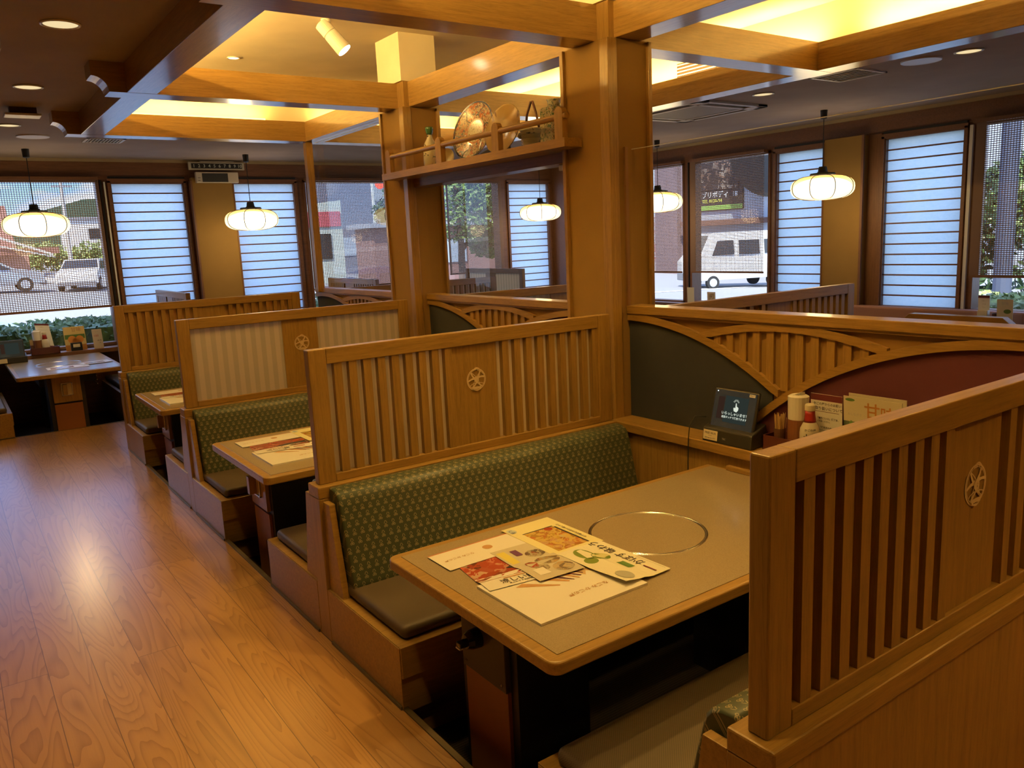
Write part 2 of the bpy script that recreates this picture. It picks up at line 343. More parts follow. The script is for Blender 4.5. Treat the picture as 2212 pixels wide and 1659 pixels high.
# ------------------------------------------------------------------ room shell
XE, W, XR, YF = 1.6, 1.748, 6.985, 10.22
P0, P1, P2, P3 = .812, 2.959, 5.091, 7.205
ZB, ZC, ZR = 2.527, 2.69, 3.01
struct('floor', G().box(-4, 0, -4, 8.57, -.3, 0).box(0, 5.15, 7.33, 8.57, -.3, 0).box(3.87, 5.15, -4, 7.33, -.3, 0).box(0, 3.87, -4, P0, -.3, 0), FLOORM)
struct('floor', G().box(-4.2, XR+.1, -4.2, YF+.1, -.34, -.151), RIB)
struct('trim_1', G().box(.001, .022, P0+.11, 7.2, -.15, .004).box(-1.25, .88, 8.571, 8.59, -.15, .004), OLIVE)
CX0, CX1, CY0, CY1 = -.077, 3.63, -1.2, 7.175
cg = G().box(-4.2, CX0, -4.2, YF+.2, ZC, ZC+.02).box(CX1, XR+.2, -4.2, YF+.2, ZC, ZC+.02).box(CX0, CX1, CY1, YF+.2, ZC, ZC+.02).box(CX0, CX1, -4.2, CY0, ZC, ZC+.02)
struct('ceiling', cg, LOWC)
s = .2
rg = G().box(CX0-s-.05, CX1+s+.05, CY0-s-.05, CY1+s+.05, ZR, ZR+.03)
rg.box(CX0-s-.05, CX0-s, CY0-s, CY1+s, ZC+.02, ZR).box(CX1+s, CX1+s+.05, CY0-s, CY1+s, ZC+.02, ZR).box(CX0-s, CX1+s, CY1+s, CY1+s+.05, ZC+.02, ZR).box(CX0-s, CX1+s, CY0-s-.05, CY0-s, ZC+.02, ZR)
struct('ceiling', rg, RAISE)
struct('ceiling', G().box(-4.3, XR+.3, -4.3, YF+.3, ZR+.2, ZR+.4), LOWC)
struct('trim_2', G().box(-4.2, XR, YF-.05, YF, ZC-.03, ZC).box(XR-.05, XR, -4.2, YF, ZC-.03, ZC), plaster('cream_cornice', (.42, .33, .2)))
# walls with window openings. far wall: openings in x; right wall: openings in y
def wall_with(name, a0, a1, ops, place, lo=-.34, hi=ZR+.2):
    g = G(); xs = a0
    for (o0, o1, z0, z1) in sorted(ops):
        g.box(*place(xs, o0), lo, hi); g.box(*place(o0, o1), lo, z0); g.box(*place(o0, o1), z1, hi); xs = o1
    g.box(*place(xs, a1), lo, hi); return struct(name, g, DARKW('x'))
farops = [(-2.3, .50, .61, 2.47), (.60, 1.43, .70, 2.45), (1.97, 2.79, .70, 2.45), (2.89, 4.55, .65, 2.47), (4.97, 5.97, .65, 2.47), (6.11, 6.92, .70, 2.45)]
rtops = [(7.43, 9.9, .65, 2.47), (6.09, 7.33, .65, 2.47), (5.32, 6.03, .70, 2.45), (3.88, 4.71, .70, 2.45), (1.0, 3.79, .70, 2.47)]
wall_with('wall_far', -4.3, XR+.3, farops, lambda a, b: (a, b, YF, YF+.2))
wall_with('wall_right', -4.3, YF, rtops, lambda a, b: (XR, XR+.2, a, b))
struct('wall_left', G().box(-4.4, -4.2, -4.3, YF, -.34, ZR+.2), PLAS)
struct('wall_back', G().box(-4.2, XR, -4.4, -4.2, -.34, ZR+.2), PLAS)
def col_trimmed(g, b, name='column'):
    return struct(name, g, PLAS)
struct('wall_column', G().box(1.49, 1.96, YF-.10, YF+.001, -.15, 2.485), PLAS)
struct('wall_column', G().box(4.58, 4.94, YF-.10, YF+.001, -.15, 2.485), PLAS)
struct('wall_column', G().box(XR-.14, XR+.001, 4.86, 5.30, -.15, 2.485), PLAS)
struct('trim_3', G().box(1.47, 1.49, YF-.11, YF, -.15, 2.45).box(1.96, 1.975, YF-.11, YF, -.15, 2.45).box(XR-.16, XR-.14, 4.835, 4.86, .7, 2.485).box(XR-.15, XR, 5.30, 5.315, .7, 2.45), DARKW('z'))
struct('wall_column', G().box(XR-.03, XR+.001, 4.72, 4.86, -.15, 2.485), DARKW('z'))
# window units: frame, glass or paper pane with bars
wn = [0]
def unit(kind, a0, a1, z0, z1, wall):
    wn[0] += 1
    far = wall == 'far'
    T = (lambda u, v, z: (u, YF+v, z)) if far else (lambda u, v, z: (XR+v, u, z))
    r = sroot('window_%d' % wn[0], T((a0+a1)/2, .06, z0))
    f = .03; g = G(T)
    g.box(a0, a0+f, -.012, .12, z0, z1).box(a1-f, a1, -.012, .12, z0, z1).box(a0, a1, -.012, .12, z0, z0+f).box(a0, a1, -.012, .12, z1-f, z1)
    obj('window_frame', g, DARKW('z'), r)
    if kind == 'shoji':
        obj('pane', G(T).box(a0+f, a1-f, .035, .039, z0+f, z1-f), SHOJI, r)
        h = (z1-z0-2*f)/16; g = G(T)
        for i in range(1, 16): g.box(a0+f, a1-f, .018, .034, z0+f+h*i-.0075, z0+f+h*i+.0075)
        g.box(a0-.012, a0+.02, -.03, .03, z0, z1).box(a1-.02, a1+.012, -.03, .03, z0, z1).box(a0-.012, a1+.012, -.03, .03, z1-.02, z1+.025).box(a0-.012, a1+.012, -.03, .03, z0-.03, z0+.02)
        obj('muntin_bars', g, DARKW('x'), r)
    else:
        obj('pane', G(T).poly([(a0+f, .08, z0+f), (a1-f, .08, z0+f), (a1-f, .08, z1-f), (a0+f, .08, z1-f)]), GLASS, r, recalc=False)
        ms = G(T)
        if a1-a0 > 2: ms.box(a0+(a1-a0)*.34-.02, a0+(a1-a0)*.34+.02, .07, .10, z0, z1); obj('mullion', ms, BLK, r)
    return r
for o in farops: unit('shoji' if abs((o[1]-o[0])-.82) < .03 else 'glass', *o, 'far')
for o in rtops: unit('shoji' if (o[1]-o[0]) < .9 else 'glass', *o, 'right')
# dark reveal strips beside the far left window and shoji top channels
struct('trim_4', G().box(.51, .53, YF-.03, YF, .61, 2.46).box(.6, 1.43, YF-.02, YF+.001, 2.475, 2.50).box(1.97, 2.79, YF-.02, YF+.001, 2.475, 2.50).box(XR-.02, XR+.001, 3.88, 4.71, 2.475, 2.50).box(XR-.02, XR, 5.32, 6.03, 2.475, 2.50).box(XR-.02, XR, 7.345, 7.36, .65, 2.46), BLK)
struct('trim_5', G().box(.55, .565, YF-.03, YF, .61, 2.44).box(XR-.03, XR, 3.82, 3.85, .7, 2.45), WHITE)
struct('window_sill', G().box(-1.25, .88, 10.0, YF, .55, .60).box(.88, XR-.16, YF-.12, YF, .60, .65).box(XR-.14, XR, 1.0, YF-.12, .62, .66), DARKW('x'), bevel=.004)
for nm, x0, x1, y0, y1, z0 in (('far', -1.75, .49, YF-.07, 0, 1.045), ('far', 2.90, 4.54, YF-.07, 0, 1.05), ('far', 4.99, 5.96, YF-.07, 0, 1.12), ('r', 6.13, 7.27, XR-.07, 0, 1.055), ('r', 7.42, 8.9, XR-.07, 0, 1.05), ('r', 1.5, 3.77, XR-.07, 0, 1.035)):
    labs = {(-1.75): 'brown woven roller blind in the far left window above the table with blue daylight', 2.90: 'brown woven roller blind behind the left pillar, red signal light showing through it',
            4.99: 'brown woven roller blind seen under the ornament shelf with a tree behind it', 6.13: 'brown woven roller blind on the right wall with the white van behind it',
            7.42: 'brown woven roller blind right of the big pillar behind the half hidden lantern', 1.5: 'brown woven roller blind cut by the right edge of the view'}
    t = thing('roller_blind', labs[x0], 'blind', ((x0+x1)/2, y0, z0) if nm == 'far' else (y0, (x0+x1)/2, z0), 'woven roller blinds in the windows')
    T = (lambda u, v, z, y0=y0: (u, y0+v, z)) if nm == 'far' else (lambda u, v, z, y0=y0: (y0+v, u, z))
    o = obj('blind_fabric', G(T).poly([(x0, 0, z0+.02), (x1, 0, z0+.02), (x1, 0, 2.46), (x0, 0, 2.46)]), BLIND, t, recalc=False)
    ax = 0 if nm == 'far' else 1; lo = min(v.co[ax] for v in o.data.vertices); hi = max(v.co[ax] for v in o.data.vertices)
    setuv(o, (lambda c, ax=ax, lo=lo: (c[ax]-lo, c[2])) if nm == 'far' else (lambda c, ax=ax, hi=hi: ((hi-c[ax])-.035 if hi-c[ax] > .2 or True else 0, c[2])))
    obj('bottom_bar', G(T).box(x0, x1, -.008, .008, z0, z0+.02), DARKW('x'), t)
    obj('blind_side_hem', G(T).box(x0 if nm == 'far' else x1-.085, x0+.03 if nm == 'far' else x1, -.0015, .0015, z0, 2.46), mat('brown_hem', (.20, .12, .085), .7), t)
    obj('roller_tube', G(T).box(x0, x1, -.012, .055, 2.455, 2.49), DARKW('x'), t)
# ------------------------------------------------------------------ pillars and beams
def pillar(y0, x0=1.645, x1=1.924, d=.345):
    r = sroot('pillar', (x0, y0, 0)); y1 = y0+d
    obj('pillar_core', G().box(x0+.004, x1-.004, y0+.004, y1-.004, -.15, ZB), PLAS, r)
    g = G().box(x0-.006, x0+.055, y0-.006, y0+.055, -.15, ZB-.002).box(x1-.02, x1+.004, y0-.014, y0+.02, -.15, ZB-.002).box(x0-.014, x0+.012, y1-.02, y1+.006, -.15, ZB-.002)
    obj('corner_trim', g, WOOD('z'), r, bevel=.003)
    obj('pillar_head', G().box(x0+.02, x1-.02, y0+.012, y1-.012, ZB-.02, ZC+.005), WOOD('z'), r)
    obj('pillar_upper_box', G().box(x0, x1, y0, y1, ZC+.005, ZR), RAISE, r)
    return r
pillar(3.0105); pillar(5.084)
struct('post', G().box(1.70, 1.762, 7.02, 7.085, 1.2, ZB), WOOD('z'), bevel=.003)
def xbeam(y0, y1, corbel=True):
    g = G()
    if corbel:
        pr = [(-.16, ZB)] + [(-.245+.085*sin(a), ZB+.085-.085*cos(a)+0) for a in ()]
        arc = [(-.255+.085*cos(t), ZB-.002+.085*sin(t)) for t in [i*pi/2/8 for i in range(9)]]
        prof = [(3.63, ZB), (3.63, ZC+.004), (-.255, ZC+.004), (-.255, ZB+.083)] + arc[::-1][1:] + [(-.17, ZB)]
        g.prism(prof, 'y', y0, y1)
    else: g.box(CX0, 3.63, y0, y1, ZB, ZC+.004)
    return struct('beam', g, BEAMW('x'), bevel=.002, origin=(CX0, y0, ZB))
xbeam(3.105, 3.275); xbeam(5.19, 5.365); xbeam(7.005, 7.175); xbeam(.95, 1.12)
for x0, x1 in ((-.077, .085), (1.70, 1.868), (3.46, 3.63)):
    struct('beam', G().box(x0, x1, -1.2, 7.175, ZB+.001, ZC+.003), BEAMW('y'), bevel=.002)
struct('beam', G().box(CX0, CX1, -1.2, -1.05, ZB, ZC), BEAMW('x'))
# ------------------------------------------------------------------ middle wall between the two booth rows: arched panels, cap, glass
def arch_wall(y0, y1, cl, cr, glass_top, R=1.6, gy=None):
    """arcs centred at y=cl (far) and y=cr (near) with one between"""
    r = sroot('wall_middle', (W, y0, -.15)); zc = 1.163-R; cm = (cl+cr)/2; RO = R+.033
    obj('wall_core', G().box(W+.012, W+.075, y0, y1, -.15, 1.2), PLAS, r)
    C = lambda y, c, q: zc + sqrt(max(0, q*q-(y-c)**2))
    N = 60; ys = [y0+(y1-y0)*i/N for i in range(N+1)]
    zb = .66
    def band(lo, hi, x0, x1, m, nm, cond):
        g = G(); run = []
        for y in ys + [None]:
            if y is not None and hi(y)-lo(y) > .0015 and cond(y): run.append(y)
            else:
                if len(run) > 1: g.strip([(q, lo(q)) for q in run], [(q, hi(q)) for q in run], 'x', x0, x1)
                run = []
        if g.v: return obj(nm, g, m, r)
    cap = lambda z: max(zb, min(1.19, z))
    o1 = lambda y: cap(C(y, cl, RO)); i1 = lambda y: cap(C(y, cl, R)); o3 = lambda y: cap(C(y, cr, RO)); i3 = lambda y: cap(C(y, cr, R))
    om = lambda y: cap(C(y, cm, RO)); im = lambda y: cap(C(y, cm, R))
    band(lambda y: max(o3(y), zb), i1, W+.004, W+.012, BLACKP, 'charcoal_panel', lambda y: True)
    band(lambda y: zb, i3, W+.0045, W+.012, MARO, 'maroon_panel', lambda y: True)
    band(i3, o3, W-.012, W+.012, WOOD('y'), 'arch_rib', lambda y: True)
    band(lambda y: max(i1(y), o3(y)), lambda y: max(o1(y), o3(y)), W-.011, W+.012, WOOD('y'), 'arch_rib', lambda y: True)
    lowm = lambda y: max(o1(y), o3(y))
    band(lambda y: max(im(y), lowm(y)), lambda y: max(om(y), lowm(y)), W-.008, W+.012, WOOD('y'), 'arch_rib', lambda y: True)
    g = G(); k = 0; sl = .036; q = cm-1.2+.0
    yy = cm-sl*18.5
    while yy < cm+1:
        a, b = yy, yy+sl
        if k % 2 == 0:
            zz = [(t, lowm(t), im(t)) for t in (a, b)]
            if all(h-l > .004 for _, l, h in zz) and a > y0 and b < y1: g.prism([(a, zz[0][1]), (b, zz[1][1]), (b, zz[1][2]), (a, zz[0][2])], 'x', W-.002, W+.012)
        yy += sl; k += 1
    obj('arch_slats', g, WOOD('z'), r)
    obj('cap_rail', G().box(W-.016, W+.09, y0, y1, 1.197, 1.238).box(W-.008, W+.08, y0, y1, 1.185, 1.2), WOOD('y'), r, bevel=.003)
    obj('shelf', G().box(1.602, W+.012, y0, y1, .617, .662), WOOD('y'), r, bevel=.004)
    obj('lower_panel', G().box(1.622, W+.012, y0, y1, -.15, .617), WOOD('z'), r)
    a, b = gy or (y0, y1)
    obj('glass_pane', G().poly([(W+.034, a, 1.238), (W+.034, b, 1.238), (W+.034, b, glass_top), (W+.034, a, glass_top)]), ACRYL, r, recalc=False)
    obj('glass_edge', G().box(W+.031, W+.037, a, b, glass_top-.002, glass_top+.001), mat('glass_edge_white', (.7, .72, .68), .3), r)
    return r
arch_wall(P0, 3.008, 3.0105, 1.13, 2.01, gy=(.85, 3.0))
arch_wall(3.357, 5.082, 5.084, 3.357, 1.99)
arch_wall(5.431, 7.19, 7.0, 5.431, ZB-.01, gy=(5.44, 7.02))
struct('trim_6', G().box(W-.012, W+.006, 2.998, 3.011, 1.238, 2.02), mat('brown_channel', (.30, .16, .06), .4, metal=.3))
struct('lintel', G().box(1.69, 1.82, 3.35, 5.09, 1.985, 2.045), DARKW('y'), bevel=.003)
# ------------------------------------------------------------------ booth furniture, built in local (u along the seat, v out from the screen, z)
def frame_of(base, ud, vd):
    b, u, v = Vector(base), Vector(ud), Vector(vd)
    return lambda p, q, z: tuple(b + p*u + q*v + Vector((0, 0, z)))
def crest_geo(T, cu, cz, v, R, nr):
    g = G(T); g.nrm = Vector(nr)
    cnt = [0]
    def rb(pts, w):
        cnt[0] += 1; w *= 1.3; q = [Vector(T(cu+R*x, v-.0006-.00018*cnt[0], cz+R*z)) for x, z in pts]; vs = []
        for i, p in enumerate(q):
            d = (q[min(i+1, len(q)-1)]-q[max(i-1, 0)]).normalized(); s_ = d.cross(g.nrm).normalized()*w*R/2; vs += [p-s_, p+s_]
        n = len(g.v); g.v += vs
        for i in range(len(q)-1): g.f.append((n+2*i, n+2*i+1, n+2*i+3, n+2*i+2)); g.m.append(0); g.sm.append(False)
    circ = lambda r, n=30: [(r*cos(2*pi*i/n), r*sin(2*pi*i/n)) for i in range(n+1)]
    rb(circ(.97), .07); rb(circ(.87), .04)
    def arc(a, b, sag, n=8):
        mx, mz = (a[0]+b[0])/2, (a[1]+b[1])/2; dx, dz = b[0]-a[0], b[1]-a[1]
        return [(a[0]+dx*t - dz*sag*4*t*(1-t), a[1]+dz*t + dx*sag*4*t*(1-t)) for t in [i/n for i in range(n+1)]]
    pol = lambda r, d: (r*cos(radians(d)), r*sin(radians(d)))
    rb(arc(pol(.9, 187), pol(.9, 10), .10), .10)
    for d, s_ in ((62, .08), (128, -.1), (12, -.12), (186, .12), (312, .1), (235, -.12)): rb(arc(pol(.9, d), pol(.12, d+180), s_), .11)
    for d, e, s_ in ((128, 300, .1), (55, 240, -.1), (235, 330, .2), (310, 215, -.22), (100, 75, .5)): rb(arc(pol(.88, d), pol(.88 if s_ < .3 else .8, e), s_), .045)
    rb(arc(pol(.92, 112), pol(.92, 62), .32), .06); rb(circ(.2, 12), .10)
    rb(arc(pol(.86, 238), pol(.86, 302), -.28), .06); rb([pol(.86, 240), (0, -.72), pol(.86, 300)], .16)
    return g
def booth_screen(name, base, ud, vd, L, style, label, group, half=False):
    """base: aisle end on the floor, v=0 at the front face, body runs to v=+.11 behind (towards -vd)"""
    T0 = frame_of(base, ud, vd); T = lambda u, v, z: T0(u, -v, z)
    t = thing(name, label, 'booth screen', base, group)
    ax = 'x' if abs(ud[0]) > .5 else 'y'; wz = WOOD('z'); wx = WOOD(ax)
    obj('base_panel', G(T).box(.012, L, .010, .100, -.148 if base[2] == 0 else 0, .612), wz, t)
    obj('end_post', G(T).box(0, .07, 0, .11, .002, .613), wz, t, bevel=.004)
    obj('ledge', G(T).box(0, L, 0, .11, .612, .662), wx, t, bevel=.005)
    v0, v1 = .031, .076; u0 = .02
    obj('frame_post', G(T).box(u0, .095, v0, v1, .662, 1.208), wz, t, bevel=.004); obj('frame_post', G(T).box(L-.08, L, v0, v1, .662, 1.208), wz, t, bevel=.004)
    obj('frame_rail', G(T).box(.095, L-.08, v0, v1, 1.145, 1.208), wx, t, bevel=.003); obj('frame_rail', G(T).box(.095, L-.08, v0, v1, .662, .697), wx, t, bevel=.003)
    c0, c1 = .672, .912
    obj('centre_panel', G(T).box(c0, c1, v0+.012, v1-.008, .697, 1.145), wz, t)
    nr = Vector(vd)
    obj('crest', crest_geo(T, (c0+c1)/2+.005, .985, v0+.011, .050, nr), GLINE, t, recalc=False)
    for a, b in ((.095, c0), (c1, L-.08)):
        if style in ('wood', 'cloth'):
            g = G(T); n = 9; p = (b-a)/n
            for i in range(n): g.box(a+p*i+.030, a+p*i+.030+.034 if i < n-1 or style == 'wood' else b, v0+.004, v0+.030, .697, 1.145)
            obj('slats', g, wz, t)
            o = obj('backing_panel', G(T).box(a, b, v0+.030, v0+.036, .697, 1.145) if style == 'wood' else G(T).poly([(a, v0+.031, .697), (b, v0+.031, .697), (b, v0+.031, 1.145), (a, v0+.031, 1.145)]), mat('brown_backing', (.44, .26, .085), .5) if style == 'wood' else CLOTH, t)
        else: o = obj('cloth_panel', G(T).poly([(a, v0+.016, .697), (b, v0+.016, .697), (b, v0+.016, 1.145), (a, v0+.016, 1.145)]), CLOTH, t)
        k = 0 if ax == 'x' else 1; setuv(o, lambda c, k=k: (c[k], c[2]))
    return t
def bench(base, ud, vd, L, label, group, seatm=None):
    """base: aisle end of the screen's front face; v grows towards the table"""
    T = frame_of(base, ud, vd); t = thing('booth_bench', label, 'bench', base, group)
    ax = 'x' if abs(ud[0]) > .5 else 'y'; wz = WOOD(ax)
    D = .63
    g = G(T).box(0, .0035, .002, D-.006, .0, .232).box(.004, L, .002, D, .118, .234).box(.004, L, .002, D-.014, -.02, .118).box(.03, L, .002, D-.05, -.15, -.02)
    obj('seat_base', g, wz, t, bevel=.003)
    obj('skirting', G(T).box(-.007, -.0005, .012, D-.01, .001, .013), OLIVE, t)
    def rr(u0, u1, v0, v1, z0, z1, r=.02):
        return G(T).box(u0, u1, v0, v1, z0, z1)
    obj('seat_cushion', rr(.035, L-.01, .10, D-.035, .234, .285), seatm or SEAT, t, bevel=.022, seg=4, smooth=True)
    prof = [(.004, .25), (.185, .25), (.175, .30), (.150, .40), (.120, .52), (.100, .60), (.092, .625), (.078, .643), (.055, .653), (.025, .656), (.004, .656)]
    n = len(prof); us = [.045, .052, L-.012, L-.004]; ins = [.006, 0, 0, .006]
    vs = [(u, v-(k if 0 < i < n-1 and v > .01 else 0), z-(k if z > .3 else 0)) for u, k in zip(us, ins) for i, (v, z) in enumerate(prof)]
    fs = [(j*n+i, j*n+(i+1) % n, (j+1)*n+(i+1) % n, (j+1)*n+i) for j in range(3) for i in range(n)] + [tuple(range(n)), tuple(range(3*n, 4*n))]
    o = obj('backrest', G(T).add(vs, fs), GREEN, t)
    o.data.polygons.foreach_set('use_smooth', [len(p.vertices) == 4 for p in o.data.polygons])
    ku = 0 if ax == 'x' else 1; kv = 1-ku; sg = 1 if vd[kv] > 0 else -1
    setuv(o, lambda c: (c[ku], c[2] + max(0, .12-sg*c[kv])*1.0 if c[2] > .6 else c[2]))
    slab = [(.008, .20), (.145, .20), (.125, .30), (.085, .50), (.070, .605), (.008, .605)]
    vs = [(u, v, z) for u in (.012, .038) for v, z in slab]; m = len(slab)
    obj('end_slab', G(T).add(vs, [tuple(range(m)), tuple(range(m, 2*m))] + [(i, (i+1) % m, m+(i+1) % m, m+i) for i in range(m)]), wz, t, bevel=.002)
    return t
def table(base, ud, vd, L, label, group, style='wood', hw=.456, lip=True):
    """base: aisle end, centre line, floor"""
    T = frame_of(base, ud, vd); t = thing('booth_table', label, 'table', base, group)
    ax = 'x' if abs(ud[0]) > .5 else 'y'
    def rrect(u0, u1, w, r, n=6):
        pts = []
        for cx, cy_, a0 in ((u1-r*.2, w-r*.2, 0), (u0+r, w-r, 90), (u0+r, -w+r, 180), (u1-r*.2, -w+r*.2, 270)):
            q = r if a0 in (90, 180) else r*.2
            pts += [(cx+q*cos(radians(a0+90*i/n)), cy_+q*sin(radians(a0+90*i/n))) for i in range(n+1)]
        return pts
    o = obj('table_edge', G(T).prism(rrect(-.01, L, hw, .035), 'z', .524, .5615), WOOD(ax), t, bevel=.010, seg=3)
    obj('table_top', G(T).box(.030, L-.02, -hw+.035, hw-.035, .53, .5635), LAM, t)
    cu, cv = .797, .03
    c3_ = T(cu, cv, 0)
    obj('heater_ring', G().lathe([(.1965, .5632), (.1972, .5652), (.1985, .5652), (.1992, .5640), (.2035, .5640), (.2042, .5655), (.2070, .5660), (.2085, .5632)], (c3_[0], c3_[1], 0), 64, cap=False), CHROME, t, smooth=True)
    obj('ring_groove', G().lathe([(.1990, .5646), (.2036, .5646)], (c3_[0], c3_[1], 0), 64, cap=False), DGREY, t)
    c = .055
    obj('pedestal', G(T).box(.125, .40, c-.155, c+.155, -.15, .524), BLK, t); obj('rear_leg', G(T).box(1.2, 1.45, c-.13, c+.13, -.15, .524), BLK, t)
    obj('pedestal_front', G(T).box(.112, .126, c-.118, c+.118, -.15, .252), mat('red_brown_laminate', (.30, .115, .035), .45), t)
    obj('under_tray', G(T).box(.42, 1.18, -.25, .25, .40, .523), BLK, t)
    if style == 'knob':
        p = obj('switch_plate', G(T).box(.104, .125, c-.12, c+.12, .254, .522), DGREY, t, bevel=.002)
        T2 = T; kn = obj('knob', G(T).lathe([(.0, -.05), (.022, -.048), (.030, -.03), (.032, -.001)], (.104, c+.02, .385), 20, 'x'), BLKG, p)
        kn2 = obj('knob_grip', G(T).box(.030, .075, c+.008, c+.032, .372, .392), BLKG, p, bevel=.003)
        obj('knob_edge', G(T).box(.028, .040, c+.008, c+.032, .370, .3745), WHITE, p)
        [obj('screw', G(T).ball((.104, c+q, .275), .005, 8, 4), CHROME, p) for q in (-.10, .10)]
    else:
        p = obj('switch_plate', G(T).box(.104, .125, c-.12, c+.12, .27, .515), WOOD('z'), t, bevel=.002)
        g = G(T).box(.094, .104, c-.05, c-.04, .33, .455).box(.094, .104, c+.04, c+.05, .33, .455).box(.094, .104, c-.05, c+.05, .33, .34).box(.094, .104, c-.05, c+.05, .445, .455)
        obj('socket_frame', g, CHROME, p, bevel=.002)
        obj('socket_cover', G(T).box(.06, .099, c+.0, c+.035, .345, .44), WOOD('z'), p)
        obj('socket_face', G(T).box(.098, .104, c-.04, c+.04, .34, .445), mat('ivory', (.6, .5, .3), .5), p)
        g = G(T)
        for z in (.36, .40, .44): g.box(.43, 1.17, -.256, -.25, z, z+.008)
        obj('tray_rails', g, CHROME, t)
    if lip: obj('end_lip', G(T).box(L-.028, L-.006, -.33, .33, .5635, .585), WOOD('y' if ax == 'x' else 'x'), t, bevel=.003)
    return t
X, Y, mX, mY = (1, 0, 0), (0, 1, 0), (-1, 0, 0), (0, -1, 0)
gs = 'wooden screens between the booths'
booth_screen('booth_screen', (0, P0, 0), X, mY, XE, 'wood', 'nearest wooden slatted screen with a crest, cut by the bottom right of the view', gs)
booth_screen('booth_screen', (0, P1, 0), X, mY, XE, 'cloth', 'slatted wooden screen with pale light between its slats, joined to the big pillar', gs)
booth_screen('booth_screen', (0, P2, 0), X, mY, XE, 'front', 'wooden screen with two striped cream cloth panels and a crest', gs)
booth_screen('booth_screen', (0, P3, 0), X, mY, XE, 'wood', 'farthest slatted brown screen of the near row, next to the aisle and the window table', gs)
gb = 'upholstered booth benches'
bench((0, P1, 0), X, mY, XE, 'green patterned booth bench with taupe seat behind the nearest table', gb)
bench((0, P2, 0), X, mY, XE, 'green patterned booth bench below the screen with cream cloth panels', gb)
bench((0, P3, 0), X, mY, XE, 'green patterned booth bench below the farthest slatted screen', gb)
bench((0, P0+.11, 0), X, Y, XE, 'khaki woven bench seat at the bottom right behind the nearest screen', gb, WEAVE)
bench((0, P1+.11, 0), X, Y, XE, 'taupe bench seat sticking out behind the pale lit slatted screen', gb)
bench((0, P2+.11, 0), X, Y, XE, 'taupe bench seat sticking out behind the screen with cream cloth panels', gb)
gt = 'booth tables with a built in heater ring'
TY = 1.904
table((0, TY, 0), X, Y, XE, 'nearest booth table with speckled beige top, steel heater ring and black knob', gt, 'knob')
table((0, TY+P1-P0, 0), X, Y, XE, 'booth table between the two middle screens with menus at its corner', gt)
table((0, TY+P2-P0, 0), X, Y, XE, 'small looking far booth table in front of the farthest slatted screen', gt)
# second row behind the middle wall (only the screens rise above it)
gr = 'wooden screens of the booths behind the middle wall'
booth_screen('booth_screen', (3.83, 3.0, 0), mX, mY, 1.98, 'wood', 'slatted wooden screen rising behind the middle wall below the large lantern', gr)
booth_screen('booth_screen', (3.83, 5.11, 0), mX, mY, 1.98, 'front', 'screen with cream cloth seen through the glass below the ornament shelf, nearest one there', gr)
booth_screen('booth_screen', (3.83, 7.2, 0), mX, mY, 1.98, 'cloth', 'slatted screen with pale gaps seen through the glass below the ornament shelf', gr)
gf = 'wooden screens of the booths along the far windows'
booth_screen('booth_screen', (.88, 8.57, 0), Y, mX, 1.42, 'wood', 'small slatted screen end in front of the far left paper window', gf)
booth_screen('booth_screen', (3.0, 8.57, 0), Y, mX, 1.42, 'wood', 'slatted screen below the far blind behind the left pillar', gf)
booth_screen('booth_screen', (5.12, 8.57, 0), Y, mX, 1.42, 'front', 'cloth panelled screen standing at the far window, seen below the ornament shelf', gf)
bench((-1.36, 8.57, 0), Y, X, 1.5, 'bench with dark seat on the left of the far window table', gb)
bench((.87, 8.57, 0), Y, mX, 1.5, 'bench seat shining in daylight on the right of the far window table', gb)
table((-.21, 8.46, 0), Y, mX, 1.53, 'far window table with blue daylight shining on its top', gt, lip=False)
# right hand window booths: what shows above the middle wall
o = obj('window_bench_back', G().box(6.77, 6.90, 3.2, 5.0, .10, .735), mat('salmon_print_vinyl', (.34, .16, .11), .6), bevel=.02, seg=3); tag(o, 'salmon coloured bench back below the right hand paper window', 'bench')
pg = G().prism([(2.62, .0), (2.62, .80), (2.70, .865), (3.40, .865), (3.47, .80), (3.47, .0)], 'x', 5.18, 5.27)
o = obj('low_divider', pg, WOOD('y'), bevel=.004); tag(o, 'low brown divider with cut corners in front of the right hand window table', 'divider')
t = thing('window_table', 'table by the right hand window carrying two menu cards', 'table', (6.1, 3.2, -.15))
obj('table_top', G().box(5.5, 6.75, 2.75, 3.95, .53, .5635), LAM, t, bevel=.006); obj('pedestal', G().box(5.9, 6.3, 3.05, 3.35, -.15, .53), BLK, t)
t = thing('window_table', 'table by the window with the white van carrying two small cards', 'table', (6.1, 6.9, -.15))
obj('table_top', G().box(5.5, 6.83, 6.45, 7.35, .53, .5635), LAM, t, bevel=.006); obj('pedestal', G().box(5.9, 6.3, 6.75, 7.05, -.15, .53), BLK, t)
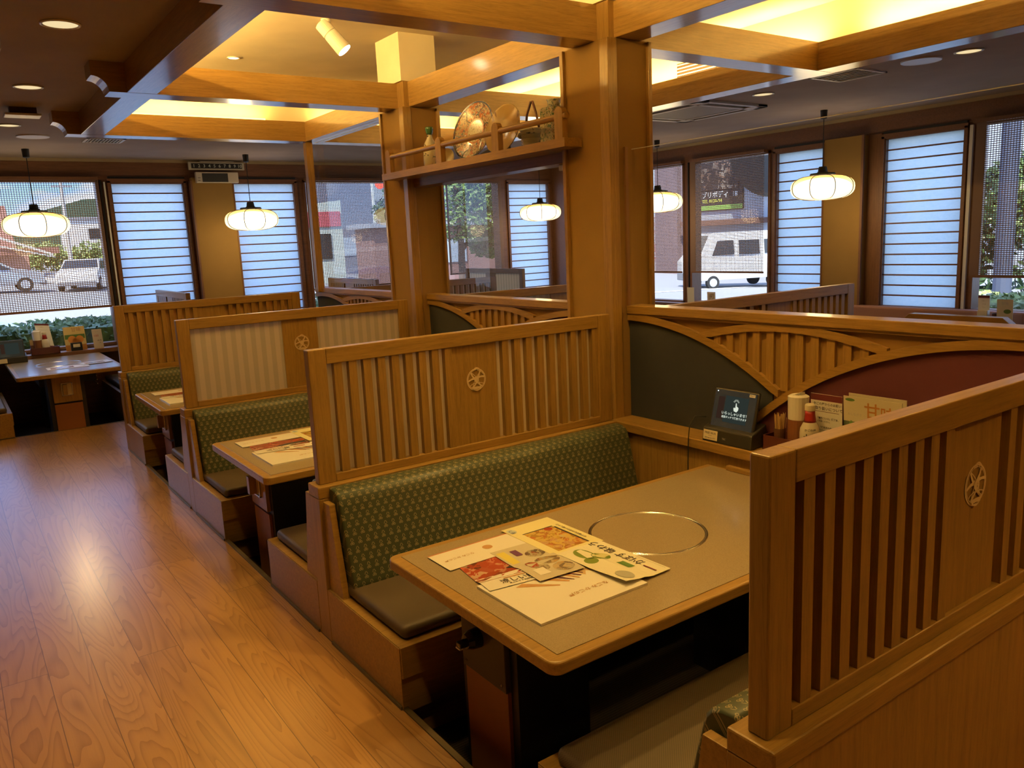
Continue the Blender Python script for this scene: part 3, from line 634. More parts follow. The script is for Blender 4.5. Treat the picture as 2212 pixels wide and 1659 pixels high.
# ------------------------------------------------------------------ lamps and ceiling fittings
def downlight(x, y, z, r, e, label, lit=True, group='round downlights in the dark ceiling', spread=110, name='downlight', col=WARM):
    t = thing(name, label, 'ceiling light', (x, y, z), group)
    obj('trim_ring', G().lathe([(r*.86, -.001), (r, -.001), (r, -.006), (r*.9, -.009), (r*.84, -.002)], (x, y, z), 28), WHITE, t, smooth=True)
    obj('reflector', G().lathe([(r*.85, -.003), (.0, -.0025)], (x, y, z), 24, cap=False), emit('lamp_reflector_glow', (1, .78, .42), .55) if z < 2.8 else emit('small_lamp_glow', (1, .86, .6), 4), t, recalc=False)
    if lit: lamp('lamp', 'SPOT', (x, y, z-.015), e*1.15, col, parent=t, spot_size=radians(spread), spot_blend=.6, shadow_soft_size=.05)
    return t
for y, l in ((4.46, 'large round downlight near the top left corner of the view'), (6.10, 'round downlight in the dark ceiling above the aisle, middle of the left row'), (7.82, 'round downlight farthest along the dark aisle ceiling')):
    downlight(-.475, y, ZC, .088, 20, l)
downlight(-.475, 2.8, ZC, .088, 21, 'added unseen downlight over the aisle above the viewer'); downlight(-.475, 1.1, ZC, .088, 21, 'added unseen downlight over the aisle close to the viewer')  # both out of view, added to brighten the aisle floor
downlight(4.70, 4.455, ZC, .09, 14, 'round downlight in front of the square air conditioner'); downlight(4.685, 2.80, ZC, .09, 14, 'round downlight near the top right corner of the view')
gr2 = 'small downlights in the raised ceiling'
for x, y, e, l in ((.891, 6.243, 30, 'small bright downlight in the cream raised ceiling'), (.75, 4.15, 36, 'added unseen downlight over the second booth behind the near beam'), (.80, 2.35, 50, 'added unseen downlight over the nearest booth above the view'),  # all but the first are added out of sight to light the booths
                   (.35, 1.75, 24, 'added unseen downlight over the aisle side of the nearest booth'), (2.7, 2.3, 30, 'added unseen downlight over the booths behind the middle wall'), (2.7, 4.2, 25, 'added unseen downlight behind the middle beam'), (.9, -.5, 30, 'added downlight in front of the nearest screen, above the view'), (2.3, -.4, 26, 'added downlight over the right end of the nearest screen, above the view')):  # those before the nearest screen are added to brighten its front
    downlight(x, y, ZR, .045, e, l, True, gr2, 100)
# track spot
t = thing('ceiling_spotlight', 'white cylinder spotlight hanging from the raised ceiling', 'spotlight', (1.10, 5.01, ZR))
a = Vector((1.10, 5.01, ZR-.06)); d = Vector((.36, -.25, -.55)).normalized(); b = a + d*.165
obj('spot_mount', G().lathe([(.03, 0), (.03, -.02), (.01, -.024), (.01, -.07)], (1.10, 5.01, ZR), 16), WHITE, t)
obj('spot_body', G().tube([a-d*.05, a-d*.045, a+d*.03, a+d*.034, a+d*.04, b-d*.01, b], [.036, .046, .046, .042, .046, .05, .049], 24), WHITE, t, smooth=False)
obj('spot_lens', G().tube([b-d*.002, b+d*.003], [.045, .045], 20), emit('spot_glow', (1, .86, .55), 9), t)
lamp('lamp', 'SPOT', b+d*.02, 6, WARM, d, t, spot_size=radians(60), spot_blend=.5, shadow_soft_size=.04)
# hidden cove strips on the ledge above the perimeter beams
def cove(x0, x1, y0, y1, label, up, pw=20):
    t = thing('cove_light_strip', label, 'light strip', ((x0+x1)/2, (y0+y1)/2, ZC+.02), 'hidden cove light strips')
    obj('strip_base', G().box(x0, x1, y0, y1, ZC+.021, ZC+.04), WHITE, t)
    L = max(x1-x0, y1-y0)
    o = lamp('lamp', 'AREA', ((x0+x1)/2, (y0+y1)/2, ZC+.06), pw*L, (1, .62, .17), up, t, shape='RECTANGLE', size=.04, size_y=L)
    z = Vector(up).normalized(); lon = Vector((1, 0, 0)) if x1-x0 > y1-y0 else Vector((0, 1, 0)); sx = lon.cross(z)
    m = Matrix((sx, lon, -z)).transposed(); o.rotation_euler = (m if m.determinant() > 0 else Matrix((-sx, lon, -z)).transposed()).to_euler()
    obj('strip_tube', G().box(x0+.01, x1-.01, y0+.012, y1-.012, ZC+.04, ZC+.055) if x1-x0 > y1-y0 else G().box(x0+.012, x1-.012, y0+.01, y1-.01, ZC+.04, ZC+.055), emit('cove_glow', (1, .62, .14), 3), t)
cove(-.05, 1.45, CY1+.06, CY1+.12, 'cove light strip glowing along the far side of the raised ceiling, left piece', (0, .3, 1), 4)
cove(1.95, 3.5, CY1+.06, CY1+.12, 'cove light strip glowing along the far side of the raised ceiling, right piece', (0, .3, 1), 4)
for i, (a, b_) in enumerate(((-.9, .9), (1.25, 3.0), (3.3, 5.0), (5.3, 7.0))):
    cove(CX1+.06, CX1+.12, a, b_, 'cove light strip on the right side of the raised ceiling, ' + ('nearest piece', 'second piece', 'third piece', 'farthest piece')[i], (.1, 0, 1), 9)
for i, (a, b_) in enumerate(((-.9, 1.7), (2.2, 6.6))):
    cove(CX0-.12, CX0-.06, a, b_, 'hidden cove light strip on the aisle side of the raised ceiling, ' + ('near piece', 'far piece')[i], (.5, 0, .86), 32)
# paper lanterns
def lantern(x, y, z=1.955, label='', e=8):
    t = thing('pendant_lantern', label, 'pendant lamp', (x, y, z), 'flattened round white lanterns hung over the tables')
    R_, H_ = .300, .116
    pr = []
    for i in range(15):
        a = -pi/2+pi*i/14; pr.append((R_*(cos(a)**.55 if cos(a) > 1e-4 else 0), H_*(1 if sin(a) > 0 else -1)*abs(sin(a))**.85))
    pr = [(max(r, .07), h) for r, h in pr]
    m = MATS.get('lantern_shade')
    if not m:
        m = bpy.data.materials.new('lantern_shade'); m.use_nodes = True; q = m.node_tree; q.nodes.clear()
        e1 = _n(q, 'ShaderNodeEmission'); e1.inputs[1].default_value = 1.5; tq = _n(q, 'ShaderNodeTexCoord'); sq = _n(q, 'ShaderNodeSeparateXYZ'); q.links.new(tq.outputs['Object'], sq.inputs[0])
        q.links.new(ramp(q, mathn(q, 'MULTIPLY_ADD', sq.outputs[2], 4, .5), [(.35, (1, .80, .42)), (.72, (1, .70, .25)), (.93, (.9, .42, .07))]), e1.inputs[0])  # glow colour darkens towards the top, standing for shading by the cap
        tr = _n(q, 'ShaderNodeBsdfTransparent'); mx = _n(q, 'ShaderNodeMixShader'); mx.inputs[0].default_value = .72; oo = _n(q, 'ShaderNodeOutputMaterial')
        q.links.new(tr.outputs[0], mx.inputs[1]); q.links.new(e1.outputs[0], mx.inputs[2]); q.links.new(mx.outputs[0], oo.inputs[0]); MATS['lantern_shade'] = m
    obj('lamp_shade', G().lathe(pr, (x, y, z), 36), m, t, smooth=True)
    obj('added_inner_glow', G().ball((x, y, z), (.272, .272, .098), 32, 16), emit('lantern_core', (1, .88, .60), 4.2), t, smooth=True)  # glowing body added inside for a white middle and yellow rim
    g = G()
    for k in range(8):
        a = 2*pi*k/8+.2; g.tube([(x+(r+.0015)*cos(a), y+(r+.0015)*sin(a), z+h) for r, h in pr], .0042, 5)
    g.lathe([(.072, -H_-.002), (.08, -H_), (.072, -H_+.003)], (x, y, z), 24)
    obj('lantern_ribs', g, mat('brown_rib', (.10, .06, .03), .5), t)
    obj('lamp_cap', G().lathe([(0, .205), (.036, .202), (.040, .19), (.045, .155), (.055, .145), (.115, .140), (.12, .130), (.12, .120), (.085, .110)], (x, y, z), 28), mat('dark_green_black', (.018, .020, .014), .5), t)
    obj('lamp_cord', G().tube([(x, y, z+.20), (x, y, ZC-.07)], .004, 6), BLK, t)
    obj('ceiling_rose', G().lathe([(.016, -.085), (.030, -.08), (.034, -.0), ], (x, y, ZC), 16), BLK, t)
    lamp('lamp', 'POINT', (x, y, z-H_-.06), e, (1, .66, .28), parent=t, shadow_soft_size=.12)
lantern(-.236, 9.42, label='lantern in front of the blue daylight of the far left window')
lantern(1.956, 9.50, label='lantern in front of the ochre column between two paper windows')
lantern(6.15, 9.45, label='lantern seen through the glass below the ornament shelf')
lantern(6.192, 7.141, label='lantern half hidden by the big pillar')
lantern(6.129, 4.838, label='largest looking lantern, right of the big pillar')
# speakers, vents, detector, air conditioner
for x, y, l in ((-.251, 8.448, 'flat round ceiling speaker above the far end of the aisle'), (4.665, 3.11, 'flat round ceiling speaker beside the right hand vent')):
    t = thing('ceiling_speaker', l, 'speaker', (x, y, ZC), 'round ceiling speakers')
    obj('speaker_rim', G().lathe([(.11, 0), (.132, 0), (.130, -.010), (.112, -.008)], (x, y, ZC), 30), WHITE, t); obj('speaker_grille', G().lathe([(0, -.004), (.11, -.004)], (x, y, ZC), 30), mat('speaker_cloth', (.30, .25, .20), .8), t)
def vent(x0, x1, y0, y1, z, label, along='x', n=9):
    t = thing('ceiling_vent', label, 'vent', ((x0+x1)/2, (y0+y1)/2, z), 'slatted ceiling vents')
    g = G().box(x0, x1, y0, y0+.022, z-.009, z).box(x0, x1, y1-.022, y1, z-.009, z).box(x0, x0+.022, y0, y1, z-.009, z).box(x1-.022, x1, y0, y1, z-.009, z)
    obj('vent_frame', g, WHITE, t); g = G()
    for i in range(n):
        if along == 'x':
            q = y0+.025+(y1-y0-.05)*(i+.5)/n; g.box(x0+.02, x1-.02, q-.004, q+.004, z-.008, z)
        else:
            q = x0+.025+(x1-x0-.05)*(i+.5)/n; g.box(q-.004, q+.004, y0+.02, y1-.02, z-.008, z)
    obj('vent_slats', g, WHITE, t); obj('vent_back', G().box(x0+.02, x1-.02, y0+.02, y1-.02, z-.0012, z-.0002), mat('vent_dark', (.05, .03, .02), .8), t)
vent(.175, .51, 8.43, 8.74, ZC, 'slatted ceiling vent beyond the end of the dark corner beam', 'y', 10)
vent(4.43, 4.83, 3.45, 3.84, ZC, 'slatted ceiling vent below the crossing of the right hand beams', 'y', 6)
t = thing('wall_vent', 'slatted vent set in the glowing side of the raised ceiling', 'vent', (CX1+.2, 4.35, 2.82))
g = G()
for z in (2.79, 2.815, 2.84, 2.865): g.box(CX1+.192, CX1+.199, 4.05, 4.6, z, z+.008)
obj('vent_slats', g, WHITE, t); obj('vent_back', G().box(CX1+.196, CX1+.2, 4.05, 4.6, 2.78, 2.88), mat('vent_dark'), t)
t = thing('ceiling_sensor_box', 'pale flat box hanging under the dark ceiling at the left edge', 'sensor', (-.45, 6.94, ZC))
obj('box_neck', G().box(-.53, -.36, 6.90, 6.98, ZC-.045, ZC), mat('brown_plastic', (.10, .07, .055), .6), t); obj('sensor_plate', G().box(-.565, -.335, 6.86, 7.02, ZC-.062, ZC-.046), WHITE, t, bevel=.005)
t = thing('ceiling_sensor_box', 'pale flat box cut by the left edge of the view', 'sensor', (-.72, 5.0, ZC))
obj('sensor_plate', G().box(-.86, -.695, 4.86, 5.12, ZC-.05, ZC), WHITE, t, bevel=.005)
x0, x1, y0, y1 = 4.33, 5.24, 4.82, 5.82
t = thing('ceiling_air_conditioner', 'square four way air conditioner set in the dark ceiling', 'air conditioner', ((x0+x1)/2, (y0+y1)/2, ZC))
PW = mat('cream_plastic', (.55, .50, .42), .45)
g = G().box(x0, x1, y0, y0+.05, ZC-.022, ZC).box(x0, x1, y1-.05, y1, ZC-.022, ZC).box(x0, x0+.05, y0, y1, ZC-.022, ZC).box(x1-.05, x1, y0, y1, ZC-.022, ZC)
g.box(x0+.05, x1-.05, y0+.13, y0+.17, ZC-.024, ZC).box(x0+.05, x1-.05, y1-.17, y1-.13, ZC-.024, ZC).box(x0+.13, x0+.17, y0+.05, y1-.05, ZC-.024, ZC).box(x1-.17, x1-.13, y0+.05, y1-.05, ZC-.024, ZC)
for a_, b_ in ((x0, y0), (x1-.13, y0), (x0, y1-.13), (x1-.13, y1-.13)): g.box(a_, a_+.13, b_, b_+.13, ZC-.022, ZC)
obj('outer_panel', g, PW, t, bevel=.003)
obj('intake_grille', G().box(x0+.17, x1-.17, y0+.17, y1-.17, ZC-.020, ZC), mat('ac_grille', (.28, .24, .19), .6), t)
g = G().box(x0+.14, x1-.14, y0+.055, y0+.12, ZC-.010, ZC-.006).box(x0+.14, x1-.14, y1-.12, y1-.055, ZC-.010, ZC-.006).box(x0+.055, x0+.12, y0+.14, y1-.14, ZC-.010, ZC-.006).box(x1-.12, x1-.055, y0+.14, y1-.14, ZC-.010, ZC-.006)
obj('louvre', g, mat('vent_dark'), t)
# call number board and receiver on the column
t = thing('call_number_board', 'long black board with the numbers 1 to 10 above the ochre column', 'display', (1.79, YF-.02, 2.57), )
obj('board_frame', G().box(1.465, 2.117, YF-.135, YF-.10, 2.572, 2.662), mat('grey_cream', (.45, .42, .34), .5), t, bevel=.004)
obj('board_face', G().box(1.495, 2.088, YF-.138, YF-.134, 2.588, 2.646), BLK, t)
g = G()
for i in range(10): g.text(str(i+1), (1.525+.0595*i, YF-.1385, 2.616), X, (0, 0, 1), .052)
obj('numerals', g, mat('pale_numerals', (.55, .60, .55), .5), t, recalc=False)
obj('top_strip', G().box(1.60, 2.0, YF-.125, YF-.10, 2.663, 2.676), mat('grey_cream'), t)
t = thing('wall_receiver', 'white box with a dark grille under the number board', 'receiver', (1.78, YF-.1, 2.417))
obj('receiver_body', G().box(1.53, 2.027, YF-.16, YF-.10, 2.42, 2.546), mat('cream_plastic'), t, bevel=.008); obj('receiver_grille', G().box(1.60, 1.90, YF-.163, YF-.158, 2.43, 2.53), mat('grille_black', (.03, .03, .03), .7), t)
obj('receiver_marks', G().box(1.55, 1.58, YF-.162, YF-.159, 2.475, 2.48).box(1.55, 1.575, YF-.162, YF-.159, 2.445, 2.45), BLK, t)
# glass clip under the shelf
t = thing('glass_clip', 'small white clip at the top of the glass below the ornament shelf', 'clip', (W+.03, 3.50, 1.99))
obj('clip_body', G().box(W+.0, W+.06, 3.49, 3.54, 1.955, 1.985).box(W+.01, W+.05, 3.40, 3.50, 1.97, 1.985), WHITE, t, bevel=.004)
# ------------------------------------------------------------------ ornament shelf and its pots
SX = 1.53; ST = 2.086
t = thing('ornament_shelf', 'wooden shelf with a round rail between the two pillars', 'shelf', (SX, 4.2, 2.04))
g = G().box(SX, 1.643, 3.215, 5.245, 2.042, ST).box(1.643, 1.90, 3.357, 5.082, 2.042, ST)
obj('shelf_board', g, WOOD('y'), t)
for y in (5.165, 4.475, 3.845, 3.275):
    pr = [(y-.033, ST), (y+.033, ST), (y+.033, 2.21)] + [(y+.033*cos(a), 2.21+.033*sin(a)) for a in [pi*i/8 for i in range(1, 8)]] + [(y-.033, 2.21)]
    obj('rail_post', G().prism(pr, 'x', SX+.012, SX+.047), WOOD('z'), t, bevel=.002)
obj('rail_bar', G().tube([(SX+.0295, 5.14, 2.195), (SX+.0295, 3.225, 2.195)], .0165, 14), WOOD('y'), t, smooth=False)
def noisy_print(name, base, cols, scale=60, thr=.56):
    def fn(t, b):
        v = coords(t, 'Object', (1, 1, 1), False); vo = _n(t, 'ShaderNodeTexVoronoi'); vo.inputs['Scale'].default_value = scale; t.links.new(v, vo.inputs['Vector'])
        n = noise(t, v, scale*.8, 3, .6, 1.5); sel = mathn(t, 'GREATER_THAN', n, thr)
        pal = ramp(t, vo.outputs['Color'], [(i/(len(cols)-1) if len(cols) > 1 else 0, c) for i, c in enumerate(cols)])
        mx = _n(t, 'ShaderNodeMix', data_type='RGBA'); mx.inputs[6].default_value = (*base, 1); t.links.new(sel, mx.inputs[0]); t.links.new(pal, mx.inputs[7]); t.links.new(mx.outputs[2], b.inputs['Base Color'])
    return mat(name, base, .2, coat=.4, fn=fn)
IMARI = noisy_print('red_blue_flower_glaze', (.60, .50, .36), [(.45, .07, .03), (.55, .16, .05), (.05, .07, .13), (.50, .26, .08)], 55, .50)
VASE = noisy_print('green_red_flower_glaze', (.60, .60, .46), [(.45, .09, .05), (.12, .26, .12), (.10, .16, .20), (.55, .30, .12)], 75, .52)
BOTT = noisy_print('black_brush_glaze', (.66, .62, .48), [(.03, .03, .03), (.05, .06, .06)], 26, .60)
BASK = noisy_print('grey_blue_glaze', (.42, .42, .38), [(.08, .10, .14), (.12, .13, .15)], 24, .60)
gy_ = 'ornaments on the high shelf'
x = 1.70
t = thing('sake_bottle', 'slim white bottle with black brush drawing and green mouth', 'bottle', (x, 4.84, ST), gy_)
obj('bottle_body', G().lathe([(.028, 0), (.046, .004), (.050, .05), (.048, .12), (.040, .165), (.020, .20), (.015, .225)], (x, 4.84, ST), 24), BOTT, t, smooth=True)
obj('bottle_mouth', G().lathe([(.015, .222), (.022, .235), (.028, .26), (.026, .272), (.018, .272), (.012, .25)], (x, 4.84, ST), 20), mat('green_glaze', (.05, .12, .05), .2), t, smooth=True)
def plate(cx, cy_, cz, R_, face, m_, label, name='display_plate', mid=None, rim=None):
    t = thing(name, label, 'plate', (cx, cy_, ST), gy_); n = Vector(face).normalized()
    a = n.orthogonal().normalized(); b = n.cross(a); prof = [(0, 0), (R_*.42, .0), (R_*.52, .006), (R_*.96, .022), (R_, .026), (R_, .020), (R_*.5, -.006), (0, -.008)]
    N = 40; vs = []; fs = []
    for r, h in prof: vs += [tuple(Vector((cx, cy_, cz)) + n*h + r*(cos(2*pi*k/N)*a + sin(2*pi*k/N)*b)) for k in range(N)]
    for i in range(len(prof)-1): fs += [(i*N+k, i*N+(k+1) % N, (i+1)*N+(k+1) % N, (i+1)*N+k) for k in range(N)]
    obj('plate_dish', G().add(vs, fs), m_, t, smooth=True)
    c = Vector((cx, cy_, cz)) + n*.0015
    if mid:
        obj('plate_medallion', G().disc(c, a, b, R_*.40, n=28), mid, t, recalc=False)
        g = G(); g.nrm = n; g.ribbon([c+n*.0006+R_*.41*(cos(2*pi*k/28)*a+sin(2*pi*k/28)*b) for k in range(29)], R_*.05); obj('medallion_ring', g, rim, t, recalc=False)
        g = G(); g.nrm = n
        for q in (0, 60, 120, 180, 240, 300): g.ribbon([c+n*(.004+.018*s_)+R_*(.45+.5*s_)*(cos(radians(q)+.12*sin(s_*6))*a+sin(radians(q)+.12*sin(s_*6))*b) for s_ in [i/6 for i in range(7)]], R_*.035)
        g.ribbon([c+n*.0235+R_*.965*(cos(2*pi*k/40)*a+sin(2*pi*k/40)*b) for k in range(41)], R_*.05)
        obj('plate_bands', g, mat('navy_glaze', (.03, .04, .07), .25), t, recalc=False)
    return t
MED = noisy_print('medallion_glaze', (.72, .68, .50), [(.50, .14, .05), (.12, .2, .08), (.5, .2, .1)], 50, .57)
plate(1.72, 4.31, ST+.178, .182, (-.93, -.13, .27), IMARI, 'large round red and white patterned plate leaning on the shelf', mid=MED, rim=mat('rust_glaze', (.5, .17, .04), .3))
plate(1.72, 3.99, ST+.143, .148, (-.93, -.10, .27), noisy_print('tan_brown_glaze', (.40, .26, .09), [(.16, .09, .04), (.2, .11, .05)], 7, .60), 'round tan and brown glazed plate behind the middle rail post')
plate(1.72, 4.64, ST+.055, .056, (-.9, -.4, .1), mat('cream_glaze', (.62, .55, .36), .25), 'small cream dish standing beside the large patterned plate')
t = thing('plate_stand', 'black wooden stand below the large patterned plate', 'stand', (1.79, 4.2, ST), gy_)
obj('stand_back', G().prism([(4.10, ST), (4.46, ST), (4.43, ST+.06), (4.13, ST+.12)], 'x', 1.83, 1.845), BLK, t); obj('stand_foot', G().box(1.76, 1.85, 4.36, 4.45, ST, ST+.02).box(1.76, 1.85, 4.12, 4.16, ST, ST+.02), BLK, t)
t = thing('plate_stand', 'low dark stand below the tan plate', 'stand', (1.80, 3.85, ST), gy_)
obj('stand_foot', G().box(1.74, 1.88, 3.80, 3.90, ST, ST+.018), BLK, t)
t = thing('ceramic_basket', 'grey blue ribbed ceramic basket with a twisted brown handle', 'basket', (1.70, 3.70, ST), gy_)
pr = [(.050, 0)] + [(.060+.006*sin(i*pi)+.0035*((-1)**i)+.012*i/10, .008+.010*i) for i in range(10)] + [(.078, .108), (.070, .108), (.06, .03)]
obj('basket_body', G().lathe(pr, (1.70, 3.70, ST), 24), BASK, t, smooth=True)
obj('basket_handle', G().tube([(1.70, 3.765, ST+.10), (1.70, 3.745, ST+.19), (1.70, 3.705, ST+.255), (1.70, 3.69, ST+.255), (1.70, 3.66, ST+.19), (1.70, 3.635, ST+.10)], .007, 8), mat('brown_cane', (.10, .035, .02), .5), t, smooth=True)
obj('basket_spout', G().ball((1.64, 3.73, ST+.075), (.02, .018, .018), 12, 8), BASK, t, smooth=True)
t = thing('square_vase', 'tall square vase with small red and green flowers at the right end of the shelf', 'vase', (1.70, 3.50, ST), gy_)
obj('vase_body', G().box(1.640, 1.760, 3.44, 3.56, ST, ST+.195), VASE, t, bevel=.012, seg=3); obj('vase_neck', G().lathe([(.045, .19), (.036, .205), (.036, .225), (.042, .235), (.034, .235), (.030, .2)], (1.70, 3.50, ST), 24), VASE, t, smooth=True)
# ------------------------------------------------------------------ things on the side shelf and tables
def tablet(o, u, n, label, text=True):
    """o: centre of base on the shelf; u: right of the screen; n: way the screen faces"""
    o, u, n = Vector(o), Vector(u).normalized(), Vector(n).normalized(); z = Vector((0, 0, 1)); lean = (z*.955 - n*.30).normalized(); fn = u.cross(lean)*(1 if u.cross(lean).dot(n) > 0 else -1)
    t = thing('order_tablet', label, 'tablet', tuple(o))
    T = lambda a, b, c: tuple(o + a*u + b*n + c*z)
    obj('dock', G(T).add([(a, b, c) for a in (-.135, .135) for b, c in ((-.075, 0), (.062, 0), (.052, .062), (.022, .070), (-.065, .095))], [(0, 1, 2, 3, 4), (5, 6, 7, 8, 9)] + [(i, (i+1) % 5, 5+(i+1) % 5, 5+i) for i in range(5)]), mat('dock_black', (.020, .018, .016), .5), t, bevel=.006)
    b0 = o + n*.030 + z*.050
    T2 = lambda a, b, c: tuple(b0 + a*u + b*fn + c*lean)
    obj('tablet_case', G(T2).box(-.122, .122, -.018, .0, 0, .195), mat('case_black', (.020, .018, .017), .4), t, bevel=.009, seg=3)
    obj('screen', G(T2).box(-.112, .112, -.001, .0012, .018, .186), mat('dark_screen', (.012, .012, .010), .08, emis=(.10, .10, .075), estr=.12), t)
    g = G(T2); g.rect((.012, .0018, .103), X, (0, 0, 1), .125, .118); obj('menu_picture', g, emit('screen_dim_green', (.10, .13, .11), .14), t, recalc=False)
    g = G(T2); g.rect((-.072, .0018, .105), X, (0, 0, 1), .034, .10); obj('menu_column', g, emit('screen_dim_brown', (.16, .08, .05), .12), t, recalc=False)
    if text:
        g = G(T2)
        g.text('いらっしゃいませ！', (.012, .0022, .083), X, (0, 0, 1), .0165).text('画面タッチで使用できます', (.010, .0022, .066), X, (0, 0, 1), .0115)
        g.poly([(.003, .0022, .098), (.018, .0022, .094), (.026, .0022, .104), (.026, .0022, .115), (.016, .0022, .120), (.0125, .0022, .134), (.0085, .0022, .134), (.009, .0022, .112), (.002, .0022, .114), (-.001, .0022, .110)])
        for k in range(7):
            a_ = radians(20+23.3*k); g.poly([(.0105+q*cos(a_)+w_*sin(a_), .0022, .134+q*sin(a_)-w_*cos(a_)) for q, w_ in ((.009, .0008), (.017, .0008), (.017, -.0008), (.009, -.0008))])
        obj('screen_text', g, emit('screen_text_glow', (.55, .60, .50), .75), t, recalc=False)
        L_ = G(T2).box(.074, .104, 0, .0025, .170, .182); obj('table_number_label', L_, PAPER, t)
        g = G(T2).text('MENU 2', (.089, .0028, .176), X, (0, 0, 1), .007); obj('label_print', g, INK, t, recalc=False)
        obj('status_light', G(T2).ball((-.100, .001, .178), .0022, 8, 5), emit('led', (.6, .95, .85), 4), t)
    fz_ = (Vector((0, 0, 1))*.985 - n*.16).normalized(); fo = o + n*.0575 + z*.031
    T3 = lambda a, b, c: tuple(fo + a*u + b*n + c*fz_)
    c_ = obj('wifi_card', G(T3).box(-.128, -.048, .0, .003, -.022, .022), mat('card_cream', (.72, .62, .42), .5), t, bevel=.0015)
    if text:
        g = G(T3).text('FREE Wi-Fi', (-.088, .0034, .009), X, (0, 0, 1), .0135).text('SSID kagonoya_Wi-Fi', (-.088, .0034, -.012), X, (0, 0, 1), .0068).text('Wi-Fi SPOT', (-.088, .0034, -.002), X, (0, 0, 1), .004)
        obj('wifi_print', g, INK, c_, recalc=False)
        obj('maker_logo', G(T3).text('TEC', (-.012, .0022, -.006), X, (0, 0, 1), .011), mat('pale_logo', (.5, .47, .38), .4), t, recalc=False)
    return t
tablet((1.672, 2.275, .662), (0, -1, 0), (-1, -.12, 0), 'black order tablet in its dock on the side shelf of the nearest booth')
o = obj('power_cable', G().tube([(1.66, 2.42, .76), (1.62, 2.452, .765), (1.595, 2.462, .72), (1.590, 2.465, .665), (1.588, 2.467, .55), (1.59, 2.467, .30)], .0025, 6), BLK, smooth=True); tag(o, 'thin black cable hanging from the order tablet', 'cable')
RB = mat('dark_red_lacquer', (.085, .018, .014), .3, coat=.3); BROWNW = mat('reddish_brown_wood', (.20, .075, .03), .4)
def rack(x0, x1, y0, y1, z, label):
    t = thing('condiment_box', label, 'box', ((x0+x1)/2, (y0+y1)/2, z), 'dark red condiment boxes'); h = .075
    g = G().box(x0, x1, y0, y1, z, z+.006).box(x0, x0+.006, y0, y1, z, z+h).box(x1-.006, x1, y0, y1, z, z+h).box(x0, x1, y0, y0+.006, z, z+h).box(x0, x1, y1-.006, y1, z, z+h)
    obj('box_shell', g, RB, t, bevel=.0015); return t
def napkins(x, y, z, label, s=1.0):
    t = thing('napkin_holder', label, 'napkin holder', (x, y, z), 'wooden napkin tubes')
    obj('tube_cup', G().lathe([(.040*s, 0), (.042*s, .005), (.042*s, .150*s), (.037*s, .150*s), (.036*s, .01)], (x, y, z), 24), BROWNW, t, smooth=False)
    random.seed(5); g = G().lathe([(.036*s, .10*s), (.040*s, .155*s), (.042*s, .245*s), (.030*s, .252*s), (0, .25*s)], (x, y, z), 20)
    for i in range(9): a = random.random()*6.28; g.box(x+.018*s*cos(a)-.010, x+.018*s*cos(a)+.012, y+.018*s*sin(a)-.001, y+.018*s*sin(a)+.001, z+.235*s, z+.252*s+random.random()*.012)
    obj('paper_napkins', g, mat('napkin_white', (.80, .76, .66), .8), t)
def picks(x, y, z, label):
    t = thing('toothpick_holder', label, 'toothpick holder', (x, y, z), 'toothpick cups')
    obj('cup', G().lathe([(.022, 0), (.024, .10), (.021, .10), (.02, .01)], (x, y, z), 18), mat('dark_brown_wood', (.11, .045, .025), .4), t)
    random.seed(3); g = G()
    for i in range(46):
        a = random.random()*6.28; r = .018*sqrt(random.random()); g.tube([(x+r*cos(a), y+r*sin(a), z+.04), (x+r*1.45*cos(a), y+r*1.45*sin(a), z+.145+random.random()*.02)], .0012, 4)
    o_ = obj('toothpicks', g, mat('pale_wood_picks', (.62, .42, .18), .6), t); o_['kind'] = 'stuff'
def sauce(x, y, z, label, d=(-.8, -.6), s=1.0, text=True):
    t = thing('soy_sauce_bottle', label, 'bottle', (x, y, z), 'soy sauce bottles')
    pr = [(.036, 0), (.040, .004), (.040, .11), (.038, .13), (.026, .155), (.022, .165)]
    obj('bottle_body', G().lathe([(a*s, b*s) for a, b in pr], (x, y, z), 26), mat('white_label', (.66, .60, .48), .35), t, smooth=True)
    obj('neck_band', G().lathe([(a*s, b*s) for a, b in [(.0255, .157), (.0235, .168), (.0205, .188), (.0195, .205)]], (x, y, z), 24), mat('red_band', (.30, .02, .02), .35), t, smooth=True)
    obj('bottle_cap', G().lathe([(a*s, b*s) for a, b in [(.0195, .205), (.021, .207), (.021, .228), (.017, .233), (0, .234)]], (x, y, z), 22), mat('cream_cap', (.68, .62, .46), .35), t, smooth=False)
    if text:
        n = Vector((d[0], d[1], 0)).normalized(); u = Vector((-n.y, n.x, 0)); u = u if u.cross(Vector((0, 0, 1))).dot(n) < 0 else u
        c = Vector((x, y, z)) + n*.0408; g = G().text('かごの屋', c+Vector((0, 0, .125)), u, (0, 0, 1), .011).text('土佐', c+Vector((0, 0, .095)), u, (0, 0, 1), .028).text('しょうゆ', c+Vector((0, 0, .06)), u, (0, 0, 1), .018); obj('label_text', g, INK, t, recalc=False)
